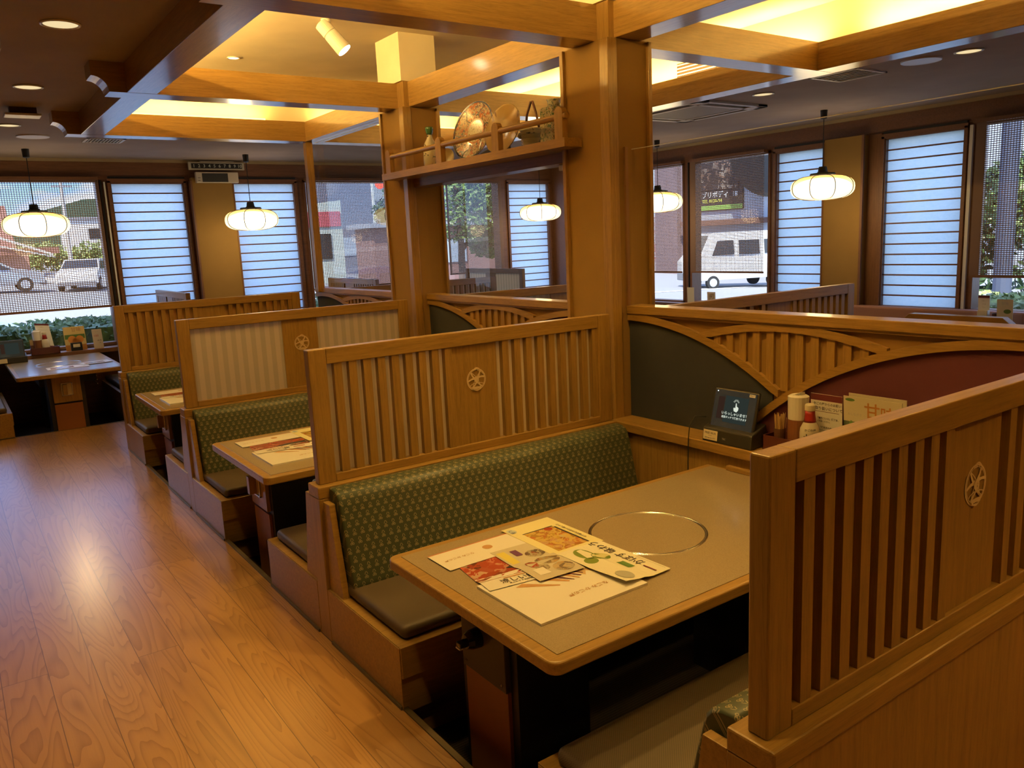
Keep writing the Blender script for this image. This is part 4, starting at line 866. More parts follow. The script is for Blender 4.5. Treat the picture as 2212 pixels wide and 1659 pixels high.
def card(c, u, lean, w_, h, label, parts, name='table_card', m_=None, cat='card', group=None):
    """thin upright card: c = bottom centre, u = right, lean = up"""
    c, u, l = Vector(c), Vector(u).normalized(), Vector(lean).normalized(); n = u.cross(l)
    g = G(lambda a, b, d: tuple(c + a*u + b*n + d*l)); g.box(-w_/2, w_/2, -.0015, .0015, 0, h)
    ms = [m_ or PAPER]
    for q, items in parts:
        ms.append(q); g.mat(len(ms)-1)
        for it in items:
            if it[0] == 'D': g.disc((it[1], .0020, it[2]), X, (0, 0, 1), it[3], it[4] if len(it) > 4 else None)
            elif isinstance(it[0], str): g.text(it[0], (it[1], .0021, it[2]), X, (0, 0, 1), it[3])
            else: g.rect((it[0], .0018, it[1]), X, (0, 0, 1), it[2], it[3])
    o = obj(name, g, ms, recalc=False); tag(o, label, cat, group); return o
# ------------------------------------------------------------------ menus and leaflets on the tables
FOODR = noisy_print('food_photo_red', (.40, .07, .04), [(.03, .02, .02), (.55, .12, .07), (.55, .35, .25), (.12, .09, .06)], 22, .50)
FOODY = noisy_print('food_photo_yellow', (.66, .46, .14), [(.70, .50, .12), (.35, .18, .05), (.55, .20, .07), (.60, .55, .35)], 34, .48)
FOODG = noisy_print('food_photo_bowls', (.45, .40, .30), [(.42, .12, .06), (.12, .10, .09), (.55, .38, .18), (.58, .55, .45)], 38, .47)
LIME = noisy_print('lime_photo', (.20, .28, .06), [(.10, .18, .04), (.50, .50, .22)], 18, .56)
YELL = mat('yellow_print', (.70, .60, .12), .5); YPALE = mat('pale_yellow_paper', (.74, .68, .38), .55); GRYP = mat('grey_beige_paper', (.55, .50, .40), .5)
PINK = mat('rust_pink_print', (.55, .22, .14), .5); PURP = mat('maroon_print', (.13, .02, .03), .5); LEAFG = mat('leaf_green_print', (.10, .20, .05), .5); TANP = mat('tan_print', (.50, .28, .12), .5); ORNG = mat('ochre_print', (.50, .22, .05), .5)
MAGW = mat('magazine_white', (.80, .76, .70), .35)
def sheet(name, cx, cy_, rot, w_, h, off, base, items, label, group, bk, thick=.0008, curl=0, z0=.5637):
    """w along x, h along y before rotation; items are (material, [shapes]) in sheet units; bk = rectangle that lifts the paper"""
    ca, sa = cos(radians(rot)), sin(radians(rot))
    def lift(x, y):
        if not bk: return 0
        bx0, bx1, by0, by1, hh = bk; d = max(bx0-x, x-bx1, by0-y, y-by1); k = min(1, max(0, 1-d/.05)); return hh*k*k*(3-2*k)
    def T(a, b, c):
        x, y = cx+a*ca-b*sa, cy_+a*sa+b*ca
        e = max(0, (a/w_+.5-.72)/.28)*max(0, (.5-b/h-.72)/.28) if curl < 0 else max(0, (.5-a/w_-.72)/.28)*max(0, (.5-b/h-.55)/.45)
        return (x, y, z0+off+lift(x, y)+c+abs(curl)*e)
    g = G(T); N = 10
    def grid(x0, x1, y0, y1, z, n=6):
        vs = [(x0+(x1-x0)*i/n, y0+(y1-y0)*j/n, z) for j in range(n+1) for i in range(n+1)]
        g.add(vs, [(j*(n+1)+i, j*(n+1)+i+1, (j+1)*(n+1)+i+1, (j+1)*(n+1)+i) for j in range(n) for i in range(n)])
    grid(-w_/2, w_/2, -h/2, h/2, thick, N); grid(-w_/2, w_/2, -h/2, h/2, 0, N)
    per = [(-w_/2+w_*i/N, -h/2) for i in range(N)] + [(w_/2, -h/2+h*i/N) for i in range(N)] + [(w_/2-w_*i/N, h/2) for i in range(N)] + [(-w_/2, h/2-h*i/N) for i in range(N+1)]
    g.add([(a, b, 0) for a, b in per] + [(a, b, thick) for a, b in per], [(i, i+1, len(per)+i+1, len(per)+i) for i in range(len(per)-1)])
    ms = [base]; z = thick+.0003
    for m_, sh in items:
        ms.append(m_); g.mat(len(ms)-1)
        for s_ in sh:
            if s_[0] == 'r': grid(*s_[1:5], z, 5); 
            elif s_[0] == 'd': g.disc((s_[1], s_[2], z), X, Y, s_[3], s_[4] if len(s_) > 4 else None, 24)
            elif s_[0] == 'p': g.poly([(a, b, z) for a, b in s_[1]])
            elif s_[0] == 't':
                u, v = {'e': (X, Y), 'w': (mX, mY), 'n': (Y, mX), 's': (mY, X)}[s_[5]]; g.text(s_[1], (s_[2], s_[3], z), u, v, s_[4])
        z += .00025
    o = obj(name, g, ms, recalc=False); tag(o, label, 'leaflet' if name != 'menu_booklet' else 'menu', group); return o
LN = lambda x, y0, y1, n, w_, dy: [('r', x, x+w_, y0+dy*i, y0+dy*i+.0016) for i in range(n)]
bk = (.088, .49, 1.625, 1.945, .0085)
def menus(dy, who, full=True):
    g = 'menus on the booth tables'
    B = (bk[0], bk[1], bk[2]+dy, bk[3]+dy, bk[4])
    sheet('menu_booklet', .289, 1.785+dy, 0, .402, .32, 0, MAGW, [(mat('fan_cream', (.60, .42, .22), .5), [('p', [(.06, .11), (.10, .005), (.12, .03), (.15, .0), (.19, .02), (.198, .12)])]),
        (TANP, [('p', [(-.06, .09), (.03, .0), (.036, .006), (-.03, .10)]), ('p', [(-.12, .07), (-.01, -.005), (-.005, .0), (-.09, .08)]), ('p', [(.0, .11), (.07, .0), (.075, .004), (.03, .11)])]),
        (mat('plum_lines', (.12, .04, .05), .5), [('p', [(.02, .10), (.085, .01), (.09, .014), (.04, .11)]), ('p', [(.04, .11), (.10, .02), (.105, .024), (.06, .12)]), ('p', [(-.02, .09), (.05, .0), (.053, .004), (.0, .10)])]),
        (TANP, [('t', 'なごみ かごの屋', .04, -.075, .021, 'w')])], 'thick white menu booklet with a small handwritten title, ' + who, g, None, thick=.0075)
    sheet('folded_leaflet', .255, 1.985+dy, -8, .29, .245, .0012, MAGW, [(FOODR, [('r', -.145, .145, -.055, .1225)]), (mat('dark_plate_print', (.03, .025, .025), .5), [('p', [(-.02, .02), (.05, -.04), (.14, -.04), (.14, .06), (.05, .05)])]), (ORNG, [('r', -.07, .02, -.068, -.062)]), (mat('brush_ink', (.04, .03, .03), .5), [('t', '涼しい鍋', -.03, -.088, .030, 'e'), ('t', '夏のおすすめ御膳', -.03, -.108, .010, 'e')]), (mat('red_tag', (.40, .03, .03), .5), [('r', .05, .11, -.095, -.082)])],
          'leaflet with a red meat photo half under white paper, ' + who, g, B)
    sheet('folded_leaflet', .27, 2.178+dy, 0, .36, .148, .0030, MAGW, [(PINK, [('r', -.18, .18, .142-.074, .0745)]), (TANP, [('t', 'なごみ かごの屋', -.10, .0, .016, 'w'), ('d', .02, .012, .018)])], 'plain white folded leaflet with a thin red edge, ' + who, g, None, thick=.0016)
    if full:
        sheet('folded_leaflet', .34, 1.980+dy, -4, .168, .305, .0045, GRYP, [(YELL, [('r', -.075, -.045, .02, .13)]), (FOODG, [('d', .03, -.02, .042, .04), ('d', .04, -.10, .036, .034), ('d', .035, .06, .036, .03), ('d', -.02, -.07, .024)]), (FOODR, [('d', -.035, -.03, .018, .032)]), (MAGW, [('r', -.06, -.02, -.12, -.07)]), (mat('violet_print', (.12, .04, .14), .5), [('r', -.03, -.005, .07, .12)])],
              'grey leaflet with yellow box and pictures of bowls, ' + who, g, B)
    sheet('folded_leaflet', .516, 2.125+dy, 0, .21, .315, .0052, YPALE, [(FOODY, [('r', -.07, .06, -.13, .07)]), (mat('dark_plate_print'), [('r', .058, .066, -.13, .06), ('r', -.072, .06, .068, .074)]), (FOODR, [('d', .03, .055, .016)]), (mat('pale_blue_tag', (.55, .60, .58), .5), [('d', -.085, .12, .017, .022)]), (mat('blue_ink', (.04, .08, .25), .5), [('t', '笹乃', -.086, .115, .018, 'n')]), (INK, [('t', 'ゆず塩だしの冷たい鶏しゃぶ', .082, -.01, .013, 'n')])],
          'yellow leaflet with a fried food photo, ' + who, g, None)
    sheet('folded_leaflet', .516, 1.812+dy, 1.5, .195, .325, .0062, mat('ivory_paper', (.78, .74, .58), .5), [(LIME, [('d', -.035, .09, .030, .045), ('d', .0, .05, .032), ('d', -.055, .035, .024)]), (mat('lime_flesh', (.62, .60, .30), .5), [('d', .005, .052, .027), ]), (LEAFG, [('r', .0, .03, -.075, -.02)]), (mat('brush_ink'), [('t', 'かぼす 味わう', .062, .045, .040, 'n')]), (mat('bowl_grey', (.40, .40, .34), .5), [('d', -.055, -.115, .026, .034)]), (GREYP, LN(-.005, -.14, 0, 5, .0012, .012)), (PURP, [('r', .048, .054, -.145, -.09)]), (INK, [('r', .086, .0868, -.15, -.02)])],
          'leaflet with limes and brush lettering, ' + who, g, B, curl=.010)
menus(0, 'on the nearest table'); menus(P1-P0, 'on the second table', full=False); menus(P2-P0, 'on the third table', full=False)
# side shelf of the nearest booth
rack(1.635, 1.742, 1.62, 2.092, .662, 'dark red condiment box on the side shelf of the nearest booth')
picks(1.675, 2.035, .668, 'toothpick cup in the condiment box of the nearest booth')
napkins(1.690, 1.958, .668, 'brown napkin tube full of white napkins in the nearest booth')
sauce(1.668, 1.888, .668, 'white soy sauce bottle with red neck in the nearest booth', s=.97)
ul = (0, -1, 0)
card((1.722, 1.845, .668), ul, (-.04, 0, 1), .140, .262, 'white notice card with maroon top edge behind the soy sauce bottle', [(PURP, [(0, .249, .140, .026)]),
     (INK, [('かごの屋からのお願い', .005, .222, .0125), ('お取り扱いについて', .003, .203, .0155), ('「電熱コンロ」終了後、', .008, .163, .0095), ('ご確認ください。', -.01, .150, .008), ('「使用済み皿」の際', .01, .125, .0095), ('ください。', -.02, .113, .008), ('店舗にてお申し付け下さい', .008, .088, .008)]), (PURP, [(0, .191, .112, .0018)])], 'notice_card')
t_ = card((1.708, 1.640, .668), ul, (-.06, 0, 1), .235, .275, 'dessert menu card with large orange writing behind the nearest screen', [(mat('deep_green_picture', (.06, .085, .05), .5), [(0, .088, .235, .176)]), (LEAFG, [('D', -.085, .15, .012, .03), ('D', -.09, .262, .02, .006)]), (ORNG, [('甘', .0, .222, .066), ('味', .062, .218, .060)]), (GREYP, [('おしながき', -.07, .205, .012)])], 'dessert_menu', mat('menu_cream', (.68, .62, .46), .5), 'menu')
card((1.724, 1.63, .668), ul, (-.06, 0, 1), .230, .285, 'second cream card just behind the dessert menu of the nearest booth', [], 'dessert_menu', mat('menu_cream'), 'menu')
# far window table
tablet((-.60, 9.80, .5638), X, mY, 'order tablet at the left edge on the far window table', False)
rack(-.41, -.135, 9.97, 10.06, .60, 'dark red condiment box on the far window sill')
napkins(-.335, 10.015, .606, 'small napkin tube on the far window sill'); picks(-.385, 10.02, .606, 'toothpick cup on the far window sill'); sauce(-.262, 10.01, .606, 'soy sauce bottle on the far window sill', text=False)
card((-.245, 10.045, .67), (1, 0, -.12), (-.10, .05, 1), .135, .26, 'white notice card with red edges on the far window sill', [(PURP, [(0, .250, .135, .018), (0, .008, .135, .014)]), (GREYP, [('お願い', 0, .22, .014), ('取り扱いについて', 0, .19, .011), ('ご確認ください', 0, .15, .010), ('お申し付け下さい', 0, .11, .010)])], 'notice_card')
card((.042, 10.10, .60), X, (-.02, .05, 1), .212, .262, 'dessert menu card with orange fruits on the far window sill', [(LEAFG, [(0, .15, .2, .05)]), (mat('fruit_orange', (.75, .30, .06), .5), [('D', -.03, .12, .042), ('D', .045, .12, .040), ('D', .01, .10, .04)]), (ORNG, [(0, .03, .212, .06)]), (TANP, [('甘味', .02, .225, .050)])], 'dessert_menu', mat('menu_yellow', (.72, .55, .22), .5), 'menu')
t = thing('card_stand', 'small black stand with a card in front of the orange fruit menu', 'stand', (.035, 10.03, .60))
obj('stand_body', G().box(-.022, .090, 10.01, 10.05, .60, .69), BLK, t, bevel=.004); obj('stand_card', G().box(.0, .068, 10.006, 10.010, .64, .675), mat('card_cream'), t)
card((.262, 10.06, .60), X, (-.03, .02, 1), .100, .215, 'narrow card reading 100 on the far window sill', [(mat('rose_print', (.50, .18, .16), .5), [('100', -.012, .14, .034)]), (GREYP, [('お得', 0, .185, .016), ('ドリンク', 0, .165, .012)]), (INK, [('円 円', .015, .085, .018), ('円', .02, .06, .014)])], 'price_card', mat('price_cream', (.66, .58, .48), .5))
sheet('folded_leaflet', -.20, 8.86, 0, .36, .20, 0, MAGW, [(FOODR, [('r', -.15, .05, -.06, .04)])], 'pale papers lying at the front of the far window table, left one', 'papers on the far window table', None, thick=.003)
sheet('folded_leaflet', .06, 8.98, 8, .28, .20, .004, mat('blueish_paper', (.6, .6, .6), .4), [(FOODG, [('r', -.10, .08, -.06, .04)])], 'papers lying at the front of the far window table, right one', 'papers on the far window table', None, thick=.003)
# right hand window tables
card((6.66, 3.495, .5635), ul, (-.05, 0, 1), .10, .33, 'white card with maroon top on the right hand window table', [(PURP, [(0, .318, .10, .024)]), (GREYP, [('お願い', 0, .28, .014), ('ご確認', 0, .25, .012), ('下さい', 0, .22, .012)])], 'notice_card')
t = thing('napkin_box', 'cream box below the white card on the right hand window table', 'box', (6.68, 3.49, .5635)); obj('box_body', G().box(6.60, 6.65, 3.44, 3.53, .5635, .76), mat('menu_cream'), t, bevel=.004)
o = obj('red_cup', G().lathe([(.022, 0), (.025, .17), (.02, .17), (.02, .02)], (6.66, 3.40, .5635), 16), RB); tag(o, 'small dark red cup beside the cream box at the right window', 'cup')
card((6.66, 3.315, .5635), (.12, -1, 0), (-.05, 0, 1), .13, .30, 'cream menu card with a leaf picture near the right edge of the view', [(LEAFG, [('D', .02, .19, .03, .02)]), (GREYP, [('甘味', .0, .26, .03)])], 'dessert_menu', mat('menu_cream'), 'menu')
o = obj('rolled_cutlery_tray', G().box(6.45, 6.66, 3.65, 3.85, .745, .765), mat('tray_grey', (.12, .12, .13), .3), bevel=.004); o.location.z = .5637; tag(o, 'dark flat tray on the window table beside the paper window', 'tray')
card((6.72, 7.09, .5635), ul, (-.03, 0, 1), .115, .32, 'blank pale card on the table by the van window', [], 'table_card', mat('menu_cream'))
card((6.72, 6.752, .5635), ul, (-.03, 0, 1), .13, .27, 'small card with a brown picture on the table by the van window', [(FOODG, [(0, .20, .09, .10)])], 'table_card', mat('price_cream'))
# ------------------------------------------------------------------ outside: sloping asphalt, road, cars, hedge, houses, trees
def gz(x, y): return -.73-.034*x+.0251*y
def _asph(t, b):
    v = coords(t, 'Object', (1, 1, 1), False); f = noise(t, v, 30, 3, .7); col = ramp(t, f, [(.35, (.20, .205, .22)), (.65, (.30, .30, .31))]); t.links.new(col, b.inputs['Base Color'])
g = G(); pts = [(-60, YF+.2), (XR+.2, YF+.2), (XR+.2, -60), (140, -60), (140, 260), (-60, 260)]
g.poly([(x, y, gz(x, y)) for x, y in pts]); struct('ground', g, mat('asphalt', (.22, .22, .23), .9, fn=_asph), recalc=False)
g = G(); g.poly([(x, y, gz(x, y)+.02) for x, y in ((-60, 50), (40, 50), (40, 57), (-60, 57))]); struct('pavement', g, mat('pale_concrete', (.55, .55, .53), .8), recalc=False)
g = G()
for x in (1.2, 3.8, 6.4, -1.6): g.poly([(a, b, gz(a, b)+.012) for a, b in ((x, 17), (x+.14, 17), (x+1.6, 22.5), (x+1.46, 22.5))])
g.poly([(a, b, gz(a, b)+.012) for a, b in ((-10, 24.2), (30, 24.2), (30, 24.5), (-10, 24.5))])
struct('road_markings', g, mat('road_paint', (.8, .8, .78), .7), recalc=False)
def leafmat(name, c):
    def fn(t, b):
        oi = _n(t, 'ShaderNodeTexCoord'); f = noise(t, oi.outputs['Object'], 9, 2); col = ramp(t, f, [(.3, sc3(c, .55)), (.55, c), (.75, sc3(c, 1.7))]); t.links.new(col, b.inputs['Base Color'])
    return mat(name, c, .45, fn=fn)
LG = leafmat('leaf_bright_green', (.16, .26, .07)); LD = leafmat('leaf_dark_green', (.045, .085, .025)); LY = leafmat('leaf_yellow_green', (.30, .38, .12)); BARK = mat('bark', (.09, .06, .045), .9)
def leaves(g, c, r, n, s, seed):
    rd = random.Random(seed)
    for _ in range(n):
        th = rd.random()*2*pi; ph = math.acos(2*rd.random()-1); q = rd.random()**.33
        p = Vector((c[0]+r[0]*q*sin(ph)*cos(th), c[1]+r[1]*q*sin(ph)*sin(th), c[2]+r[2]*q*cos(ph)))
        u = Vector((rd.gauss(0, 1), rd.gauss(0, 1), rd.gauss(0, 1))).normalized(); v = u.orthogonal().normalized(); k = s*(.6+.8*rd.random())
        g.add([tuple(p-u*k), tuple(p+v*k*.45), tuple(p+u*k), tuple(p-v*k*.45)], [(0, 1, 2, 3)])
def tree(x, y, h, blobs, label, m=LD, n=500, s=.16, tr=.14, group='trees outside the windows', branches=()):
    t = thing('tree', label, 'tree', (x, y, gz(x, y)), group); z0 = gz(x, y)
    g = G().tube([(x, y, z0), (x+.05, y, z0+h*.35), (x-.05, y, z0+h*.7)], [tr, tr*.8, tr*.5], 9)
    for b in branches: g.tube([(x, y, z0+h*b[0]), (x+b[1], y+b[2], z0+h*b[0]+b[3])], [tr*.5, tr*.2], 7)
    obj('trunk', g, BARK, t); g = G()
    for i, (dx, dy, dz, r) in enumerate(blobs): leaves(g, (x+dx, y+dy, z0+dz), (r, r, r*.8), n, s, i+int(x*7))
    obj('foliage', g, m, t, recalc=False); return t
def hedge(x0, x1, y0, y1, z1, label, m, n=5000, s=.05, axis=0):
    rd = random.Random(int(x0*10+y1)); g = G(); zb = min(gz(x0, y0), gz(x1, y1))
    for _ in range(n):
        x = x0+(x1-x0)*rd.random(); y = y0+(y1-y0)*rd.random(); top = rd.random() < .5
        zt = z1+.06*sin(x*5)*sin(x*2.1+y*3)
        if top: p = Vector((x, y, zt-.07*rd.random()))
        elif axis == 0: p = Vector((x, y0+.12*rd.random(), zb+(zt-zb)*rd.random()))
        else: p = Vector((x0+.12*rd.random(), y, zb+(zt-zb)*rd.random()))
        u = Vector((rd.gauss(0, 1), rd.gauss(0, 1), rd.gauss(0, .6))).normalized(); v = u.orthogonal().normalized(); k = s*(.6+.8*rd.random())
        g.add([tuple(p-u*k), tuple(p+v*k*.5), tuple(p+u*k), tuple(p-v*k*.5)], [(0, 1, 2, 3)])
    g.box(x0+.08, x1-.08, y0+.08, y1-.08, zb-.1, z1-.09)
    o = obj('hedge', g, m, recalc=False); tag(o, label, 'hedge', kind='stuff'); return o
hedge(-2.6, 4.6, 10.75, 11.75, .86, 'bright clipped hedge outside the far left window', LG, 9000, .042)
hedge(7.9, 9.0, .5, 5.6, .70, 'pale green hedge outside the window at the right edge', LY, 5000, .05, 1)
def car(x, y, heading, L, H, Wd, body, label, kind='hatch', z=None):
    z0 = gz(x, y) if z is None else z; t = thing('car' if kind != 'van' else 'van', label, 'car' if kind != 'van' else 'van', (x, y, z0))
    c, s_ = cos(radians(heading)), sin(radians(heading)); T = lambda a, b, q: (x+a*c-b*s_, y+a*s_+b*c, z0+q)
    h = H
    if kind == 'van': prof = [(-.5, .16), (-.5, .62), (-.485, .95), (-.46, 1), (.28, 1), (.34, .97), (.44, .62), (.5, .50), (.5, .16)]
    elif kind == 'sedan': prof = [(-.5, .22), (-.5, .55), (-.46, .64), (-.34, .70), (-.20, .97), (-.05, 1), (.08, .98), (.24, .70), (.42, .60), (.49, .50), (.5, .22)]
    else: prof = [(-.5, .22), (-.49, .62), (-.42, .90), (-.32, .99), (.0, 1), (.12, .95), (.30, .66), (.45, .57), (.49, .48), (.5, .22)]
    pts = [(a*L, b*H) for a, b in prof]; n = len(pts); vs = []
    for b, k in ((-Wd/2, 0), (-Wd/2+.06, 1), (Wd/2-.06, 1), (Wd/2, 0)):
        vs += [(a, b*(1-.14*max(0, q/H-.6)/.4), q) for a, q in pts]
    fs = [(j*n+i, j*n+(i+1) % n, (j+1)*n+(i+1) % n, (j+1)*n+i) for j in range(3) for i in range(n)] + [tuple(range(n)), tuple(range(3*n, 4*n))]
    obj('car_body', G(T).add(vs, fs), body, t, bevel=.03, seg=2)
    gl = mat('car_glass', (.04, .045, .05), .08); g = G(T)
    wb = lambda k: Wd/2*(1-.14*max(0, k-.6)/.4)+.012
    for sd in (-1, 1):
        if kind == 'van':
            for a0, a1, k in ((-.44, -.22, 0), (-.17, .05, 0), (.10, .27, .06)): g.poly([(a0*L, wb(.60)*sd, .60*H), (a1*L+k*L, wb(.60)*sd, .60*H), (a1*L, wb(.85)*sd, .85*H), (a0*L, wb(.85)*sd, .85*H)])
        else:
            lo_, hi_ = wb(.67)*sd, wb(.92)*sd; g.poly([(-.36*L, lo_, .67*H), (-.06*L, lo_, .67*H), (-.06*L, hi_, .92*H), (-.27*L, hi_, .92*H)]); g.poly([(-.03*L, lo_, .67*H), (.22*L, lo_, .67*H), (.08*L, hi_, .92*H), (-.03*L, hi_, .92*H)])
    f0, f1 = {'van': ((.345, .955), (.437, .63)), 'sedan': ((.09, .965), (.235, .71)), 'hatch': ((.125, .94), (.295, .67))}[kind]
    g.poly([(f0[0]*L+.02, -Wd*.39, f0[1]*H), (f0[0]*L+.02, Wd*.39, f0[1]*H), (f1[0]*L+.02, Wd*.45, f1[1]*H), (f1[0]*L+.02, -Wd*.45, f1[1]*H)])
    obj('car_windows', g, gl, t, recalc=False)
    for a in (-.32, .32):
        for sd in (-1, 1):
            wl = thing_part('wheel', G(T).tube([(a*L, sd*(Wd/2-.16), .31), (a*L, sd*(Wd/2+.02), .31)], .31, 20), mat('tyre', (.02, .02, .02), .8), t)
            obj('hub_cap', G(T).tube([(a*L, sd*(Wd/2+.015), .31), (a*L, sd*(Wd/2+.03), .31)], .19, 14), mat('silver_paint', (.62, .63, .65), .3, metal=.6), wl)
    obj('head_lamps', G(T).box(.475*L, .495*L, -Wd*.44, -Wd*.28, .42*H, .52*H).box(.475*L, .495*L, Wd*.28, Wd*.44, .42*H, .52*H), WHITE, t)
    obj('bumper', G(T).box(.47*L, .51*L, -Wd*.46, Wd*.46, .17*H, .30*H).box(-.51*L, -.47*L, -Wd*.46, Wd*.46, .17*H, .30*H), mat('grey_bumper', (.2, .2, .21), .5), t, bevel=.02)
    return t
def thing_part(n, g, m, t): return obj(n, g, m, t)
CW = mat('white_car_paint', (.80, .81, .82), .2, coat=.6); CS = mat('silver_car_paint', (.50, .53, .56), .25, metal=.5, coat=.5); CB = mat('blue_car_paint', (.015, .05, .26), .15, coat=.8)
car(.55, 42, 0, 4.4, 1.46, 1.7, CS, 'silver car on the road at the left edge of the view', 'sedan')
car(4.5, 42.5, 252, 4.0, 1.42, 1.7, CW, 'small looking white car beyond the silver car', 'sedan')
car(-1.75, 14.6, -14, 3.9, 1.50, 1.65, CB, 'shiny blue car just outside the far left window', 'hatch')
car(3.0, 15.2, 160, 4.2, 1.30, 1.7, mat('bright_white_paint', (.85, .86, .88), .25, coat=.5), 'bright white car just beyond the hedge', 'sedan')
car(29.4, 25.0, 160, 4.9, 2.55, 1.8, CW, 'white van parked outside the right hand windows', 'van')
# far left window backdrop
t = thing('house', 'house with a reddish roof and white eaves at the left edge', 'house', (1.2, 60, gz(1, 60)), 'buildings outside the windows')
obj('wall', G().box(-8, 3.6, 58, 66, gz(1, 60)-.3, 2.3), mat('salmon_wall', (.42, .24, .20), .8), t)
obj('roof', G().prism([(57.2, 2.1), (62, 5.2), (66.6, 2.1)], 'x', -9, 3.0).prism([(57.0, 2.0), (57.4, 2.0), (57.4, 2.4), (57.0, 2.4)], 'x', -9, 5.2), mat('rust_roof', (.26, .12, .09), .7), t)
obj('eaves', G().tube([(1.4, 56.8, 3.35), (4.8, 56.8, 1.95)], .09, 4).tube([(1.2, 56.9, 2.8), (4.9, 56.9, 1.8)], .06, 4), WHITE, t)
t = thing('building', 'white building behind the green bushes at the far left window', 'building', (11, 84, gz(11, 84)), 'buildings outside the windows')
obj('wall', G().box(8.9, 18, 80, 88, -1, 5.0), mat('white_wall', (.80, .80, .78), .8), t); obj('window', G().box(10.2, 11.2, 79.95, 80.02, 3.3, 4.2).box(12.2, 13.2, 79.95, 80.02, 3.3, 4.2), mat('car_glass'), t)
obj('roof', G().box(8.7, 18.2, 79.8, 88.2, 5.0, 5.2), mat('grey_roof', (.3, .3, .32), .7), t)
g = G(); prof = [(-40, 4), (0, 7.5), (12, 9.8), (20, 12.4), (27, 14.4), (36, 14.8), (50, 17), (75, 13), (110, 16), (170, 9)]
xs = [(x+.0, z) for x, z in prof]; g.strip([(x, -8) for x, z in xs], xs, 'y', 200, 230)
struct('hills', g, leafmat('hill_green', (.06, .10, .055)))
g = G(); rd = random.Random(8)
t = thing('bushes', 'row of green bushes across the road from the far left window', 'bush', (8, 68.5, gz(8, 68.5)))
for i in range(9): leaves(g, (4.6+i*.95, 68.5, 1.7+.25*sin(i*1.7)), (1.0, .8, 1.1), 420, .17, i)
obj('foliage', g, LY, t, recalc=False)
t = thing('utility_pole', 'grey utility pole with cross arms outside the far left window', 'pole', (5.5, 55, gz(5.5, 55)), 'street poles')
obj('pole_shaft', G().tube([(5.5, 55, gz(5.5, 55)), (5.55, 55, 8.0)], [.13, .10], 10), mat('pole_concrete', (.48, .47, .45), .8), t); obj('cross_arm', G().box(4.9, 6.2, 54.9, 55.0, 6.5, 6.6).box(5.0, 6.1, 54.9, 55.0, 5.8, 5.9), mat('grey_roof'), t)
# second far window
t = thing('building', 'pale building with a pink red sign seen through the blind left of the left pillar', 'building', (15.5, 42, gz(15, 42)), 'buildings outside the windows')
obj('wall', G().prism([(12.5, -1.2), (16.6, -1.2), (16.6, 4.0), (12.5, 3.6)], 'y', 40.2, 46), mat('pale_green_wall', (.52, .58, .52), .8), t)
obj('sign_band', G().box(12.6, 16.5, 40.13, 40.19, 2.65, 3.42), mat('pinkish_red_sign', (.52, .10, .12), .6), t); obj('window', G().box(15.1, 15.9, 40.13, 40.19, 1.0, 2.3).box(13.4, 14.3, 40.13, 40.19, 1.0, 2.3), mat('car_glass'), t)
t = thing('building', 'dark building behind the red pedestrian signal', 'building', (18, 52, gz(18, 52)), 'buildings outside the windows')
obj('wall', G().box(13, 34, 50, 56, -1.2, 7.5), mat('slate_wall', (.16, .17, .22), .8), t); obj('window_band', G().box(14, 33, 49.95, 50.02, 1.0, 2.2), mat('bluish_pane', (.35, .42, .5), .3), t)
t = thing('traffic_signal', 'red pedestrian signal light seen beside the left pillar', 'traffic light', (18.45, 39.5, gz(18, 39.5)))
obj('signal_pole', G().tube([(18.15, 39.5, gz(18, 39)), (18.15, 39.5, 5.3)], .09, 10), mat('pale_pole', (.6, .65, .66), .5), t); obj('signal_box', G().box(18.15, 18.80, 39.3, 39.5, 3.9, 5.2), mat('signal_grey', (.35, .38, .4), .5), t)
obj('red_lamp', G().lathe([(0, -.02), (.27, -.02), (.27, 0)], (18.48, 39.3, 4.78), 20, 'y'), emit('signal_red', (1, .05, .02), 4), t)
tree(17.3, 36.6, 5.5, [(.2, -.4, 3.6, 1.0), (.8, -.3, 4.4, .9), (.2, -.3, 2.6, .8)], 'dark leafy tree with a thick trunk left of the left pillar', LD, 650, .14, .34)
tree(16.6, 34, 3.6, [(0, 0, 1.2, .5), (.05, 0, 2.0, .5), (0, 0, 2.8, .45), (-.3, 0, .9, .5)], 'narrow shrub with pale shining leaves beside the left pillar', leafmat('highlight_leaf', (.45, .50, .42)), 260, .09, .05)  # leaf colour made pale to stand for white highlights on the leaves
# third far window and corner
tree(11.4, 20.2, 6, [(0, 0, 3.2, 1.3), (1.1, .2, 3.8, 1.2), (2.1, .5, 3.1, 1.2), (.8, 0, 4.9, 1.4), (2.2, 0, 4.6, 1.2), (1.6, .8, 2.2, .7)], 'large tree filling the window below the ornament shelf', LG, 1500, .10, .12, branches=((.3, 1.2, .2, 1.6), (.4, .7, .1, 2.0)))
t = thing('building', 'reddish brown building behind the tree below the ornament shelf', 'building', (16, 29, gz(16, 29)), 'buildings outside the windows')
obj('wall', G().box(13.9, 22, 31, 32.8, -2, 2.3), mat('red_brown_wall', (.24, .13, .11), .8), t); obj('window', G().box(16.2, 18.4, 30.95, 31.02, .7, 1.7), mat('bluish_pane'), t); obj('roof', G().box(13.6, 22.3, 30.7, 33.0, 2.3, 2.5), mat('grey_roof'), t)
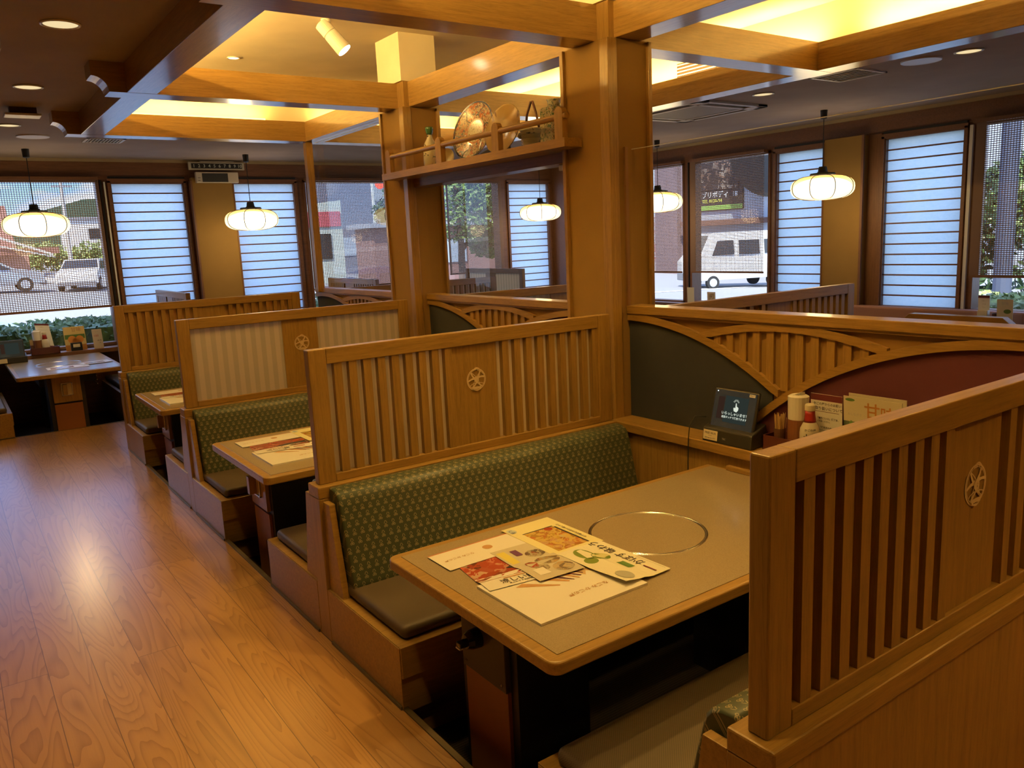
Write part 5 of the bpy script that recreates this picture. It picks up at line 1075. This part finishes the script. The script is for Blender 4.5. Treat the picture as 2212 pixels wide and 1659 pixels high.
# right wall windows: grey shop with a poster board, eaves
t = thing('building', 'grey shop building with a large poster behind the white van', 'building', (40, 34, gz(40, 34)), 'buildings outside the windows')
obj('wall', G().box(38, 46, 12, 37.9, -2.2, 8.5), mat('cool_grey_wall', (.42, .47, .55), .7), t)
obj('eaves', G().box(37.2, 38, 29.6, 35.6, 1.85, 2.15), mat('brown_eave', (.20, .11, .09), .7), t)
pb = obj('poster_board', G().box(37.90, 37.98, 31.3, 35.4, 2.72, 6.2), mat('poster_black', (.035, .03, .035), .6), t)
obj('poster_picture', G().box(37.86, 37.90, 31.6, 35.2, 3.95, 5.9), noisy_print('poster_figures', (.04, .03, .03), [(.35, .22, .15), (.10, .06, .05), (.45, .38, .3)], 2.6, .54), pb)
g = G().text('エブリボディ  18', (37.88, 33.25, 3.62), mY, (0, 0, 1), .42); obj('poster_title', g, mat('poster_white', (.7, .72, .72), .6), pb, recalc=False)
g = G().text('TEL 0120-94', (37.88, 33.6, 3.28), mY, (0, 0, 1), .30); obj('poster_phone', g, mat('poster_yellow', (.7, .72, .12), .6), pb, recalc=False)
obj('poster_green_band', G().box(37.86, 37.90, 31.3, 35.4, 2.74, 3.02), mat('poster_green', (.25, .45, .10), .6), pb)
t = thing('building', 'mauve brown tower of a building left of the poster shop', 'building', (39, 37, gz(39, 37)), 'buildings outside the windows')
obj('wall', G().box(37.4, 37.95, 36.0, 37.9, -2.2, 9), mat('mauve_wall', (.26, .19, .20), .8), t)
t = thing('building', 'reddish patterned building at the edge of the big pillar', 'building', (40, 44, gz(40, 44)), 'buildings outside the windows')
obj('wall', G().box(38.4, 44, 38.2, 52, -2.2, 9), mat('pale_blue_wall', (.50, .55, .62), .8), t); obj('sign_band', G().box(38.3, 38.39, 38.4, 41, -1.4, 2.6), noisy_print('red_poster_wall', (.45, .40, .40), [(.5, .12, .1), (.4, .3, .3)], 3, .5), t)
t = thing('round_sign', 'tan round board at the top right of the van window', 'sign', (36.8, 28.7, gz(37, 29)))
obj('sign_disc', G().lathe([(0, -.08), (2.9, -.08), (2.9, .08), (0, .08)], (36.6, 28.2, 6.2), 40, 'x'), mat('tan_board', (.50, .42, .28), .6), t); obj('sign_rim', G().lathe([(2.85, -.1), (3.0, -.1), (3.0, .1), (2.85, .1)], (36.6, 28.2, 6.2), 40, 'x'), BLK, t)
obj('sign_post', G().tube([(36.8, 28.2, gz(37, 28)), (36.8, 28.2, 4)], .12, 10), mat('grey_roof'), t)
# window at the right edge
t = thing('utility_pole', 'blue grey pole outside the window at the right edge', 'pole', (12.2, 5.7, gz(12, 5.7)), 'street poles')
obj('pole_shaft', G().tube([(12.2, 5.75, gz(12, 6)), (12.2, 5.75, 6)], .13, 12), mat('blue_grey_pole', (.09, .11, .17), .6), t)
tree(13.5, 4.6, 6, [(0, 0, 2.4, 1.1), (.2, 1.1, 2.9, 1.0), (0, -1.0, 3.1, 1.2), (.6, .3, 4.0, 1.0)], 'bushy tree outside the window at the right edge', LG, 1200, .10, .12)
tree(16.9, 8.4, 6, [(0, 0, 2.6, 1.2), (.2, 1.2, 1.6, 1.2), (.3, -1.0, 3.2, 1.0), (0, 0, 1.0, 1.4)], 'dark tree behind the blue grey pole', LD, 1000, .12, .14)
# daylight portals in the window openings
for (a, b, z0, z1) in farops: 
    o = lamp('window_portal', 'AREA', ((a+b)/2, YF+.19, (z0+z1)/2), 1, (1, 1, 1), (0, -1, 0), shape='RECTANGLE', size=b-a, size_y=z1-z0); o.data.cycles.is_portal = True
for (a, b, z0, z1) in rtops:
    o = lamp('window_portal', 'AREA', (XR+.19, (a+b)/2, (z0+z1)/2), 1, (1, 1, 1), (-1, 0, 0), shape='RECTANGLE', size=b-a, size_y=z1-z0); o.data.cycles.is_portal = True
